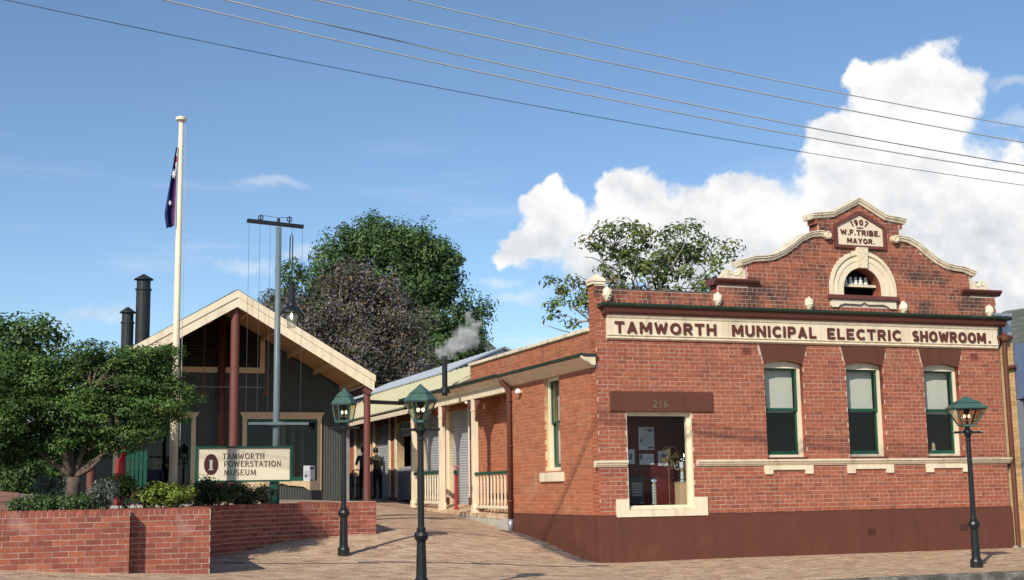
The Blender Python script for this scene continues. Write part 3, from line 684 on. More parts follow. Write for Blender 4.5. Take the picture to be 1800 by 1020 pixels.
ins = MB(); ins.lathe([(.05, 0), (.055, .02), (.05, .12), (.03, .14)], 12, (8.50, .30, 2.15)); ins.lathe([(.035, .14), (.04, .20), (.015, .26)], 12, (8.50, .30, 2.15)); ins.box(8.16, 9.05, .25, .36, 2.09, 2.15); ins.build('window_shelf', [mat('stoneware', (.42, .30, .20), .5)], SH)
# five cream masks along the parapet
for px_ in ((1069, 517), (1263, 526), (1424, 534), (1590, 541), (1741, 547)):
    x, z = xz(*px_, -.05); v = MB(); n = 18
    rim = [(1+.10*math.cos(7*t))*np.array([.115*math.sin(t)*(1-.25*(math.cos(t) < 0)*abs(math.cos(t))), .155*math.cos(t)]) for t in np.linspace(0, 2*math.pi, n, False)]
    vs = [(x+p[0], .002, z+p[1]) for p in rim]+[(x+p[0]*.9, -.05, z+p[1]*.9) for p in rim]+[(x+p[0]*.45, -.10, z+p[1]*.45) for p in rim]+[(x, -.115, z)]
    fs = [(i, (i+1) % n, n+(i+1) % n, n+i) for i in range(n)]+[(n+i, n+(i+1) % n, 2*n+(i+1) % n, 2*n+i) for i in range(n)]+[(2*n+i, 2*n+(i+1) % n, 3*n) for i in range(n)]
    v.add(vs, fs); v.add([(x-.018, -.10, z+.06), (x+.018, -.10, z+.06), (x+.03, -.10, z-.03), (x-.03, -.10, z-.03), (x, -.15, z-.02)], [(0, 1, 4), (1, 2, 4), (2, 3, 4), (3, 0, 4)])
    for sx in (-1, 1): v.lathe([(.0, -.012), (.014, 0), (0, .012)], 6, (x+sx*.035, -.097, z+.045))
    v.bar((x-.035, -.10, z-.065), (x+.035, -.10, z-.065), .012, .012); v.build('mask', CREAM2, SH)

# ---- lettering
def arcp(cx, cy, rx, ry, a0, a1, n=9): return [(cx+rx*math.cos(rad(a0+(a1-a0)*i/n)), cy+ry*math.sin(rad(a0+(a1-a0)*i/n))) for i in range(n+1)]
SB = {'T': (.78, [[(0, .9), (.78, .9)], [(.39, 0), (.39, 1)]]), 'A': (.86, [[(.10, 0), (.43, .97)], [(.43, .97), (.76, 0)], [(.22, .30), (.64, .30)]]),
 'M': (1.0, [[(.10, 0), (.10, 1)], [(.90, 0), (.90, 1)], [(.14, .95), (.50, .25)], [(.86, .95), (.50, .25)]]), 'W': (1.12, [[(.09, 1), (.32, .05)], [(.32, .05), (.56, .85)], [(.56, .85), (.80, .05)], [(.80, .05), (1.03, 1)]]),
 'O': (.92, [arcp(.46, .5, .36, .40, 0, 360, 20)]), '0': (.8, [arcp(.40, .5, .30, .40, 0, 360, 20)]), 'R': (.78, [[(.10, 0), (.10, 1)], [(.10, .9), (.42, .9)]+arcp(.42, .69, .22, .21, 90, -90, 7)+[(.10, .48)], [(.36, .48), (.68, 0)]]),
 'H': (.82, [[(.10, 0), (.10, 1)], [(.72, 0), (.72, 1)], [(.10, .52), (.72, .52)]]), 'U': (.82, [[(.10, 1), (.10, .38)]+arcp(.41, .38, .31, .28, 180, 360, 9)+[(.72, 1)]]), 'N': (.84, [[(.10, 0), (.10, 1)], [(.74, 0), (.74, 1)], [(.13, .94), (.71, .06)]]),
 'I': (.2, [[(.10, 0), (.10, 1)]]), 'C': (.80, [arcp(.46, .5, .36, .40, 42, 318, 16)]), 'P': (.74, [[(.10, 0), (.10, 1)], [(.10, .9), (.40, .9)]+arcp(.40, .67, .24, .23, 90, -90, 7)+[(.10, .44)]]), 'L': (.66, [[(.10, 0), (.10, 1)], [(.10, .1), (.66, .1)]]),
 'E': (.70, [[(.10, 0), (.10, 1)], [(.10, .9), (.68, .9)], [(.10, .5), (.60, .5)], [(.10, .1), (.70, .1)]]), 'F': (.66, [[(.10, 0), (.10, 1)], [(.10, .9), (.66, .9)], [(.10, .5), (.56, .5)]]),
 'S': (.70, [arcp(.35, .70, .24, .20, 30, 235, 9)+arcp(.35, .30, .25, .20, 62, -150, 10)]), 'B': (.76, [[(.10, 0), (.10, 1)], [(.10, .9), (.42, .9)]+arcp(.42, .71, .20, .19, 90, -90, 7)+[(.10, .52)], [(.10, .5), (.44, .5)]+arcp(.44, .30, .22, .20, 90, -90, 7)+[(.10, .1)]]),
 'Y': (.84, [[(.08, 1), (.42, .48)], [(.76, 1), (.42, .48)], [(.42, 0), (.42, .5)]]), '.': (.2, [[(.10, 0), (.10, .19)]]), '1': (.34, [[(.22, 0), (.22, 1)], [(.22, .92), (.02, .74)]]), '9': (.72, [arcp(.36, .66, .25, .24, 0, 360, 14), [(.61, .66), (.60, .45)]+arcp(.36, .36, .25, .26, 10, -120, 7)]),
 '7': (.70, [[(0, .9), (.66, .9)], [(.64, .88), (.26, 0)]]), '2': (.70, [arcp(.35, .68, .25, .22, 160, -40, 9)+[(.08, .10)], [(.04, .1), (.68, .1)]]), '6': (.72, [arcp(.36, .34, .25, .24, 0, 360, 14), [(.11, .34), (.14, .58)]+arcp(.40, .62, .27, .28, 170, 60, 7)])}
def letter_row(text, x0, x1, zb, cap, y, mats, parent, depth=.03, first=1.0, gap=.14, tilt=None, weight=.19):
    """raised block capitals, each letter a piece of its own"""
    ws = [SB[c][0]*(first if i == 0 else 1.) for i, c in enumerate(text)]; k = (x1-x0)/(sum(ws)+gap*(len(ws)-1)); x = x0
    for i, (c, w) in enumerate(zip(text, ws)):
        ch = cap*(first if i == 0 else 1.); kk = k*(first if i == 0 else 1.); v = MB(); wd = weight*cap*.5; n_ = 0
        for st in SB[c][1]:
            P = [np.array((x+p[0]*kk, zb+p[1]*ch)) for p in st]
            for j, (a, q) in enumerate(zip(P[:-1], P[1:])):
                ln = np.linalg.norm(q-a)
                if ln < 1e-6: continue
                d = (q-a)/ln; nn = np.array([-d[1], d[0]])*wd; ex = wd*.35 if len(P) > 2 else 0.; a2 = a-d*(ex if j else 0.); q2 = q+d*(ex if j < len(P)-2 else 0.); yy = y-depth-.0003*n_; n_ += 1
                vs = [(a2[0]-nn[0], yy, a2[1]-nn[1]), (q2[0]-nn[0], yy, q2[1]-nn[1]), (q2[0]+nn[0], yy, q2[1]+nn[1]), (a2[0]+nn[0], yy, a2[1]+nn[1])]
                v.add(vs+[(p[0], y, p[2]) for p in vs], [(0, 1, 2, 3), (7, 6, 5, 4), (0, 4, 5, 1), (1, 5, 6, 2), (2, 6, 7, 3), (3, 7, 4, 0)])
        if tilt:
            xc, R_ = tilt; cxm = x+w*k/2; th = (cxm-xc)/R_
            v.v = [(xc+math.sin(th)*R_+(p[0]-cxm)*math.cos(th)+(p[2]-zb)*math.sin(th), p[1], zb+(math.cos(th)-1)*R_+(p[2]-zb)*math.cos(th)-(p[0]-cxm)*math.sin(th)) for p in v.v]
        v.build('letter', mats, parent); x += (w+gap)*k
LET = mat('letter_brown', (.115, .03, .022), .55, .1, 6)
yl = -.058
letter_row('TAMWORTH', .41, 2.79, 4.695, .245, yl, LET, fz, gap=.22, weight=.215)
letter_row('MUNICIPAL', 3.18, 5.28, 4.695, .245, yl, LET, fz, gap=.22, weight=.215)
letter_row('ELECTRIC', 5.57, 7.51, 4.690, .245, yl, LET, fz, gap=.22, weight=.215)
letter_row('SHOWROOM', 7.83, 9.86, 4.690, .245, yl, LET, fz, gap=.22, weight=.215)
b = MB(); b.box(9.95, 10.0, yl-.028, yl, 4.70, 4.75); b.build('full_stop', LET, fz)
letter_row('W.F.TRIBE.', 6.08, 7.14, 7.085, .125, -.024, LET, pq, depth=.014, gap=.16, weight=.24)
letter_row('MAYOR.', 6.25, 6.97, 6.90, .115, -.024, LET, pq, depth=.014, gap=.2, weight=.24)
letter_row('1907', 6.40, 6.80, 7.325, .13, -.024, LET, pq, depth=.014, gap=.3, tilt=(6.60, .42), weight=.24)
b = MB(); b.box(6.51, 6.69, -.04, -.02, 7.255, 7.268); b.box(6.57, 6.63, -.042, -.021, 7.248, 7.275); b.build('dash', LET, pq)
letter_row('216', 1.24, 1.60, 3.14, .155, -.044, BRASS, lin, depth=.014, gap=.28, weight=.15)

# ---- side wall facing the forecourt
SD = 5.20
SWN = (2.05, 2.98, 1.90, 4.02)
sw = pobj('side_wall', [[(.33, -.3), (SD, -.3), (SD, 4.05), (8.33, 4.05), (8.33, 4.76), (.33, 4.76)][::-1], rect(*SWN)], .30, MORTAR_Y, SH, plane='YZ', at=0.)
def side_iv(z):      # u = -Y
    iv = [(-SD, -.0)] if z < 4.06 else [(-8.33, -.0)]
    if SWN[2] < z < SWN[3]: iv = cut(iv, -SWN[1], -SWN[0])
    if z > 4.745 and z < 5.72: iv = [(-.30, 0)]
    return iv
lay(sw, lambda u, o: (-o, -u, -math.pi/2), side_iv, .945, 5.72, 'brick_side', limit=300, phase=2)
b = MB()
for y0, y1 in ((.33, SD),): b.box(-.03, .28, y0-.03, y1+.02, -.4, .925); b.box(-.02, .28, y0-.03, y1+.01, .925, .945)
spl = b.build('side_plinth', BROWN, SH, bevel=.01)
for yy in (2.3, 4.0):
    v = MB(); v.box(-.036, -.02, yy-.11, yy+.11, .74, .88); 
    for k in range(3): v.box(-.042, -.03, yy-.10, yy+.10, .76+k*.04, .775+k*.04)
    v.build('air_vent', BROWN, spl)
b = MB(); b.box(-.06, .34, .31, 8.36, 4.76, 4.84); b.build('side_coping', CREAM2, SH, bevel=.01)
b = MB(); b.box(-.06, .2, 1.86, 3.22, 1.66, 1.86); b.build('sill', CREAM, SH, bevel=.008)
sash_window(SWN[0]+.005, SWN[1]-.005, 1.905, 4.015, .09, SH, 2.05, plane='YZ')
# returns behind the corner and simple shell so that the building is closed
b = MB(); b.box(.9, 10.28, 8.13, 8.33, 0, 4.7); b.box(10.05, 10.28, .33, 8.13, -.3, 4.9); b.build('rear_walls', MATS['mortar_sand'], SH)
b = MB(); b.add([(.30, .34, 4.55), (10.05, .34, 4.55), (10.05, 8.13, 4.3), (.30, 8.13, 4.3)], [(0, 1, 2, 3)]); b.build('roof', ROOFS, SH)
b = MB(); b.box(.92, 10.05, .34, 8.1, .3, .34); b.box(2.75, 10.0, 3.2, 3.26, .34, 4.3); b.build('room_lining', mat('room_wall', (.07, .06, .05), .9, .3, 1.5), SH)
# eaves gutter and boxed soffit on the side wall
def yprof(name, y0, y1, prof, mats, parent):   # profile (x, z) carried along Y
    v = MB(); n = len(prof)
    for yy in (y0, y1):
        for p in prof: v.v.append((p[0], yy, p[1]))
    for k in range(n): v.f.append((k, (k+1) % n, n+(k+1) % n, n+k)); v.m.append(0); v.t.append(0.)
    v.f.append(tuple(range(n))[::-1]); v.f.append(tuple(range(n, 2*n))); v.m += [0, 0]; v.t += [0., 0.]
    return v.build(name, mats, parent)
GUT = [(-.30, 4.19), (-.335, 4.198), (-.35, 4.22), (-.355, 4.265), (-.34, 4.265), (-.33, 4.25), (-.02, 4.25), (-.02, 4.19)]
yprof('gutter', -.10, SD+.05, GUT, GREENG, SH)
yprof('soffit', .02, SD, [(-.004, 3.985), (-.03, 3.985), (-.33, 4.188), (-.004, 4.188)], CREAM, SH)
pobj('eave_bracket', [[(-.36, 4.20), (-.05, 4.20), (-.05, 4.02), (-.14, 4.02)][::-1]], .10, CREAM, SH, at=-.085)
v = MB(); v.lathe([(.05, -.03), (.075, -.01), (.075, .03), (.06, .07), (.02, .09)], 12, (-.09, 4.45, 3.78)); v.box(-.09, .0, 4.42, 4.48, 3.78, 3.82); v.build('wall_lamp', WHITE, SH, smooth=False)
# brown downpipe with a galvanised foot
v = MB(); v.tube([(-.30, 5.12, 4.19), (-.28, 5.12, 4.10), (-.10, 5.12, 3.92), (-.085, 5.12, 3.8), (-.085, 5.12, .80)], .062, 12)
for zz in (1.2, 2.5, 3.6): v.lathe([(.072, 0), (.072, .05)], 12, (-.085, 5.12, zz)); v.box(-.085, 0, 5.09, 5.15, zz, zz+.05)
dp = v.build('downpipe', BROWN, SH, smooth=True)
v = MB(); v.tube([(-.085, 5.12, .81), (-.085, 5.12, h1(-.085, 5.12)-.02)], .060, 12); v.build('downpipe_foot', STEEL, dp, smooth=True)
# right hand downpipe with rainwater head in the gap to the neighbour
v = MB(); v.tube([(10.42, -.06, 4.95), (10.42, -.05, 4.75), (10.40, -.05, 4.5), (10.40, -.05, .02)], .055, 12); v.lathe([(.07, 0), (.12, .06), (.13, .16), (.10, .18)], 12, (10.42, -.05, 4.72)); v.tube([(10.2, -.06, 4.83), (10.62, -.06, 4.85)], .05, 10); v.tube([(10.40, -.06, 4.12), (10.6, -.06, 4.16), (10.66, -.06, 4.16)], .05, 10)
v.build('downpipe', BROWN, SH, smooth=False)

# ================================================================== WORKSHOP WITH VERANDAH
WK = thing('workshop', (3, 14, 1.0), 'low workshop with cream verandah posts, roller shutters and a cream iron roof', 'building')
WX = .60                                     # wall line behind the posts
fl = lambda y: .93+.0165*(y-8)
# verandah floor: brick paved slab with a concrete edge
v = MB(); ny = 20; ysl = np.linspace(SD+.02, 14.6, ny)
for i in range(ny-1):
    a, c = ysl[i], ysl[i+1]
    v.add([(-.12, a, 0), (WX+.3, a, 0), (WX+.3, c, 0), (-.12, c, 0), (-.12, a, fl(a)-.07), (WX+.3, a, fl(a)+.12), (WX+.3, c, fl(c)+.12), (-.12, c, fl(c)-.07)],
          [(0, 3, 2, 1), (4, 5, 6, 7), (0, 1, 5, 4), (1, 2, 6, 5), (2, 3, 7, 6), (3, 0, 4, 7)])
v.build('verandah_slab', CONC, WK)
pv = MB(); y = SD+.05
while y < 14.5:
    for k in range(6):
        x = -.14+k*.16+(.0 if int(y*8) % 2 else .03)
        zz = fl(y)-.065+ (x+.12)/1.02*.19
        pv.box(x, x+.152, y, y+.112, zz-.03, zz+.055+random.uniform(-.001, .001), 0, random.random())
    y += .118
stuff(pv.build('floor_pavers', MATS['paver'], WK, tones=True))
# brick wall, shutters, doorway behind the posts
OPEN = [(10.30, 12.20), (13.10, 15.05)]                # roller shutters
DW = (16.1, 18.1); FAR = [(19.1, 21.1), (21.9, 24.0)]
zt = 4.02
holes = [rect(-0+a, c, 1.0, 3.82) for a, c in OPEN]+[rect(DW[0], DW[1], 1.05, 3.75)]+[rect(a, c, 1.05, 3.80) for a, c in FAR]+[rect(6.1, 7.0, 1.85, 3.55)]
wf = pobj('wall', [rect(SD-.1, 26.5, .3, zt)]+holes, .25, MORTAR_Y, WK, plane='YZ', at=WX)
def wk_iv(z):
    iv = [(-26.5, -SD)]
    for a, c in OPEN+FAR+[DW]:
        if z < 3.82: iv = cut(iv, -c-.22, -a+.22)
    if 1.85 < z < 3.55: iv = cut(iv, -7.06, -6.04)
    return iv
lay(wf, lambda u, o: (WX-o, -u, -math.pi/2), wk_iv, 1.02, zt, 'brick_side', limit=120, phase=3)
def roller(a, c, z0, z1, name='roller_shutter'):
    v = MB(); n = int((z1-z0)/.075); x = WX+.10
    prof = []
    for k in range(n+1):
        z = z0+(z1-z0)*k/n; prof.append((x, z))
        if k < n: prof.append((x-.016, z+(z1-z0)/n*.5))
    for yy in (a, c):
        for p in prof: v.v.append((p[0], yy, p[1]))
    m_ = len(prof)
    for k in range(m_-1): v.f.append((k, k+1, m_+k+1, m_+k)); v.m.append(0); v.t.append(0.)
    v.box(x-.02, x+.02, a, c, z0-.06, z0)
    return v.build(name, ROLLER, WK)
for a, c in OPEN: roller(a, c, 1.17, 3.84)
for a, c in FAR: roller(a, c, 1.30, 3.82)
roller(DW[0], DW[1], 3.35, 3.78)
for yy in [o+d for (p, q) in OPEN+FAR+[DW] for o, d in ((p, -.10), (q, .10))]:
    v = MB(); v.box(WX-.05, WX+.12, yy-.09, yy+.09, 1.30, zt-.02); v.box(WX-.055, WX+.12, yy-.095, yy+.095, 1.0, 1.30, 1); v.build('door_post', [CREAM, MAROON], WK, bevel=.008)
# open doorway: grey picket gate, dark inside, a notice on the gate
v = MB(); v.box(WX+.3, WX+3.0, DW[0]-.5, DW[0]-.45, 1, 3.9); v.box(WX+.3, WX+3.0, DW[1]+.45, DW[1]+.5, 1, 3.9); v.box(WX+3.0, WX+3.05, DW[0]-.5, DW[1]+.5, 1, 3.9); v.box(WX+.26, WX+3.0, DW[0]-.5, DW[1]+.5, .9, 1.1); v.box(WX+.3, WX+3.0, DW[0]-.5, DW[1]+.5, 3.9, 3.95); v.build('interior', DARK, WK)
pg = MB(); GP = mat('grey_picket', (.26, .275, .28), .8, .12, 6)
pg.box(WX+.06, WX+.085, DW[0]+.02, DW[1]-.02, 1.55, 1.63); pg.box(WX+.06, WX+.085, DW[0]+.02, DW[1]-.02, 2.05, 2.13)
pg = pg.build('picket_gate', GP, WK)
yy = DW[0]+.03
while yy < DW[1]-.09:
    v = MB(); x = WX+.035; v.add([(x, yy, 1.22), (x+.022, yy, 1.22), (x+.022, yy+.09, 1.22), (x, yy+.09, 1.22), (x, yy, 2.22), (x+.022, yy, 2.22), (x+.022, yy+.09, 2.22), (x, yy+.09, 2.22), (x, yy+.045, 2.30), (x+.022, yy+.045, 2.30)],
        [(0, 3, 2, 1), (0, 1, 5, 4), (2, 3, 7, 6), (1, 2, 6, 9, 5), (3, 0, 4, 8, 7), (4, 5, 9, 8), (6, 7, 8, 9)]); v.build('picket', GP, pg); yy += .108
v = MB(); v.box(WX+.008, WX+.012, DW[0]+.12, DW[0]+.40, 1.78, 2.16); v.box(WX+.012, WX+.035, DW[0]+.2, DW[0]+.3, 2.1, 2.14); tag(v.build('paper_notice', PAPER, bevel=0), 'small white notice hung on the grey picket gate', 'notice')
# recessed window in the verandah brickwork
wn = pobj('window', [rect(6.04, 7.06, 1.80, 3.62), rect(6.14, 6.96, 1.92, 3.50)], .12, CREAM, WK, plane='YZ', at=WX-.02); pobj('pane', [rect(6.13, 6.97, 1.91, 3.51)], .006, GLASS, wn, plane='YZ', at=WX+.04)
b = MB(); b.box(WX+.26, WX+.30, 5.9, 7.2, 1.7, 3.7); b.build('window_backing', DARK, wn)
# return brick wall of the showroom end
v = MB(); v.box(.305, WX+.2, SD-.14, SD-.02, .3, 4.0); v.build('return_wall', MORTAR_Y, WK)
# posts, beam, gutter
POSTS = [8.0, 10.95, 13.85]
for i, py in enumerate(POSTS):
    z0 = fl(py)-.03; v = MB(); v.box(-.085, .065, py-.075, py+.075, z0, 3.86); v.box(-.105, .085, py-.095, py+.095, z0, z0+.22); v.box(-.10, .08, py-.09, py+.09, 3.55, 3.60)
    p = v.build('verandah_post', CREAM, WK, bevel=.008)
    for s in (-1, 1):
        if i == 2 and s > 0: continue
        q = [(py+s*.078, 3.86), (py+s*.078, 3.30), (py+s*.14, 3.32), (py+s*.16, 3.45), (py+s*.24, 3.60), (py+s*.40, 3.74), (py+s*.44, 3.86)]
        pobj('post_bracket', [q if s < 0 else q[::-1]], .05, MAROON, p, plane='YZ', at=-.03)
b = MB(); b.box(-.075, .055, SD-.02, 14.35, 3.862, 4.05); b.build('verandah_beam', CREAM, WK, bevel=.008)
yprof('soffit', SD+.01, 14.35, [(.05, 4.052), (-.10, 4.052), (-.12, 4.08), (-.27, 4.21), (.05, 4.21)], CREAM, WK)
yprof('gutter', SD+.06, 14.4, [(x, z+.03) for x, z in GUT], GREENG, WK)
# the further eaves, set lower and further out
yprof('gutter', 14.2, 26.7, [(x+.25, z-.18) for x, z in GUT], GREENG, WK)
yprof('fascia', 14.3, 26.7, [(-.06, 3.86), (-.09, 3.86), (-.09, 4.00), (-.06, 4.00)], CREAM, WK)
# cream ribbed roof from the gutter up, then the silver roof of the shed behind
def ribbed(name, e0, e1, r0, r1, mats, parent, pitch=.5, up=.03):
    """sheet between an eave line and a ridge line with standing ribs running up the slope"""
    e0, e1, r0, r1 = [np.array(p, float) for p in (e0, e1, r0, r1)]; v = MB(); n = max(2, int(np.linalg.norm(e1-e0)/pitch)); nr = np.cross(e1-e0, r0-e0); nr = nr/np.linalg.norm(nr)
    if nr[2] < 0: nr = -nr
    v.add([e0, e1, r1, r0, e0-nr*.04, e1-nr*.04, r1-nr*.04, r0-nr*.04], [(0, 1, 2, 3), (7, 6, 5, 4), (0, 4, 5, 1), (1, 5, 6, 2), (2, 6, 7, 3), (3, 7, 4, 0)])
    for k in range(n+1):
        a = e0+(e1-e0)*k/n; c = r0+(r1-r0)*k/n; v.bar(a+nr*up/2, c+nr*up/2, .05, up, up=tuple(nr))
    return v.build(name, mats, parent)
RX, RZ = 2.15, 5.42
ribbed('roof', (-.33, 8.36, 4.295), (-.33, 14.4, 4.295), (RX, 8.36, RZ), (RX, 14.4, RZ), ROOFC, WK)
ribbed('roof', (-.14, 14.4, 4.08), (-.14, 27, 4.08), (RX, 14.4, RZ), (RX, 27, RZ), ROOFC, WK)
ribbed('shed_roof', (RX-.1, 16.8, RZ+.03), (RX-.1, 42, RZ+.03), (4.0, 16.8, 6.27), (4.0, 42, 6.27), ROOFS, WK, .6)
ribbed('shed_roof', (4.0, 16.8, 6.27), (4.0, 42, 6.27), (5.95, 16.8, RZ+.03), (5.95, 42, RZ+.03), ROOFS, WK, .6)
v = MB(); v.add([(RX, 16.95, 5.3), (5.85, 16.95, 5.3), (4.0, 16.95, 6.22), (4.0, 16.95, 5.3)], [(0, 3, 2), (3, 1, 2)])
for k in range(24): x = RX+.1+k*.15; zt_ = 5.38+(1-abs(x-4.0)/1.85)*.82; v.box(x, x+.06, 16.92, 16.95, 5.3, max(5.32, zt_))
v.build('shed_gable', ROOFS, WK)
v = MB(); v.box(RX, 5.85, 17.0, 41.8, 1.0, RZ-.03); v.build('shed_walls', CORR, WK)
v = MB(); v.add([(RX, 8.36, RZ-.03), (RX, 17, RZ-.03), (RX+.05, 17, 1), (RX+.05, 8.36, 1)], [(0, 1, 2, 3)]); v.build('roof_back', CORR, WK)
v = MB(); v.box(WX+.26, RX, 26.4, 26.6, 1.0, 5.0); v.build('end_wall', MATS['mortar_sand'], WK)
# balustrades: green top rail, cream turned flat balusters
def balustrade(y0, y1, n):
    z0 = fl((y0+y1)/2); r = MB(); r.box(-.06, .04, y0, y1, z0+.98, z0+1.05); br = r.build('handrail', GREEN, WK, bevel=.01)
    r = MB(); r.box(-.045, .03, y0, y1, z0+.13, z0+.20); r.build('bottom_rail', CREAM, br, bevel=.006)
    for k in range(n):
        yy = y0+(y1-y0)*(k+.5)/n; w = .038; pr = [(w, .20), (w, .32), (w*.55, .38), (w*.55, .44), (w*.8, .52), (w*.8, .84), (w*.6, .88), (w, .92), (w, .98)]
        poly = [(yy+p, z0+q) for p, q in pr]+[(yy-p, z0+q) for p, q in pr[::-1]]
        pobj('baluster', [poly[::-1]], .03, CREAM, br, plane='YZ', at=-.022)
balustrade(SD+.10, 7.92, 10); balustrade(11.03, 13.77, 11)
v = MB(); v.tube([(.42, 9.55, 4.0), (.42, 9.55, 1.02)], .06, 10); v.build('inner_downpipe', MAROON, WK, smooth=True)
v = MB(); v.lathe([(.03, 0), (.06, .02), (.06, .06), (.02, .08)], 10, (-.02, 8.6, 3.78)); v.build('soffit_lamp', WHITE, WK)
# black flue on the cream roof
d_ = ray(782, 686); t_ = (4.295+.4536*(CAM[0]+.33)-CAM[2])/(d_[2]-.4536*d_[0]); fp_ = CAM+d_*t_; fx, fy, fz0 = [float(q) for q in fp_]
v = MB(); v.tube([(fx, fy, fz0-.15), (fx, fy, fz0+.88)], .072, 14); v.lathe([(.085, 0), (.085, .05)], 14, (fx, fy, fz0+.86)); v.lathe([(.16, -.1), (.08, .06)], 14, (fx, fy, fz0+.02)); v.build('flue', BLACKP, WK, smooth=False)
# steam drifting off the flue
def steam():
    sz = (1.9, .9, 1.5); c = (fx+.52, fy+.05, fz0+.92+.64)
    b = MB(); b.box(-sz[0]/2, sz[0]/2, -sz[1]/2, sz[1]/2, -sz[2]/2, sz[2]/2); o = b.build('steam', []); o.location = c
    mt = bpy.data.materials.new('steam_volume'); mt.use_nodes = True; nt = mt.node_tree; nt.nodes.clear(); N = nt.nodes.new; L = nt.links.new
    out = N('ShaderNodeOutputMaterial'); pvn = N('ShaderNodeVolumePrincipled'); pvn.inputs['Color'].default_value = (1, 1, 1, 1); pvn.inputs['Anisotropy'].default_value = -.3; L(pvn.outputs[0], out.inputs['Volume'])
    tc = N('ShaderNodeTexCoord'); ns = N('ShaderNodeTexNoise'); ns.inputs['Scale'].default_value = 2.6; ns.inputs['Detail'].default_value = 5; ns.inputs['Roughness'].default_value = .6; L(tc.outputs['Object'], ns.inputs['Vector'])
    off = N('ShaderNodeVectorMath'); off.operation = 'SUBTRACT'; L(ns.outputs['Color'], off.inputs[0]); off.inputs[1].default_value = (.5, .5, .5)
    sc = N('ShaderNodeVectorMath'); sc.operation = 'SCALE'; L(off.outputs[0], sc.inputs[0]); sc.inputs[3].default_value = .95
    ad = N('ShaderNodeVectorMath'); ad.operation = 'ADD'; L(tc.outputs['Object'], ad.inputs[0]); L(sc.outputs[0], ad.inputs[1])
    cur = None
    for p, r in (((-.50, 0, -.55), .22), ((-.22, 0, -.38), .32), ((.12, 0, -.12), .36), ((.34, 0, .18), .26), ((.15, 0, .42), .16)):
        d = N('ShaderNodeVectorMath'); d.operation = 'DISTANCE'; L(ad.outputs[0], d.inputs[0]); d.inputs[1].default_value = p
        m1 = N('ShaderNodeMapRange'); L(d.outputs['Value'], m1.inputs[0]); m1.inputs[1].default_value = r; m1.inputs[2].default_value = r*.15; m1.inputs[3].default_value = 0; m1.inputs[4].default_value = 1
        if cur is None: cur = m1.outputs[0]
        else:
            mm = N('ShaderNodeMath'); mm.operation = 'MAXIMUM'; L(cur, mm.inputs[0]); L(m1.outputs[0], mm.inputs[1]); cur = mm.outputs[0]
    mu = N('ShaderNodeMath'); mu.operation = 'MULTIPLY'; L(cur, mu.inputs[0]); mu.inputs[1].default_value = 5.5; L(mu.outputs[0], pvn.inputs['Density'])
    o.data.materials.append(mt); tag(o, 'white steam drifting from the black flue', 'steam', kind='stuff')
steam()
# red fire hose standpipe on the verandah
hx, hy = .10, 10.0; hz = fl(hy)+.03
t = thing('standpipe', (hx, hy, hz), 'red fire standpipe with a pink valve wheel on the verandah', 'standpipe')
v = MB(); v.tube([(hx, hy, hz), (hx, hy, hz+.98)], .045, 12); v.lathe([(.08, 0), (.08, .03), (.05, .05)], 12, (hx, hy, hz)); v.build('pipe', REDP, t, smooth=False)
v = MB(); v.tube([(hx, hy, hz+.98), (hx, hy, hz+1.14)], .03, 10); v.bar((hx, hy-.16, hz+1.16), (hx, hy+.16, hz+1.16), .05, .05); v.bar((hx-.06, hy, hz+1.16), (hx+.06, hy, hz+1.16), .06, .03); v.build('valve_handle', mat('pink_paint', (.48, .15, .17), .5), t)
v = MB(); v.tube([(hx-.05, hy-.10, hz+1.0), (hx+.02, hy+.02, hz+1.0)], .06, 10); v.build('outlet', BLACKP, t)

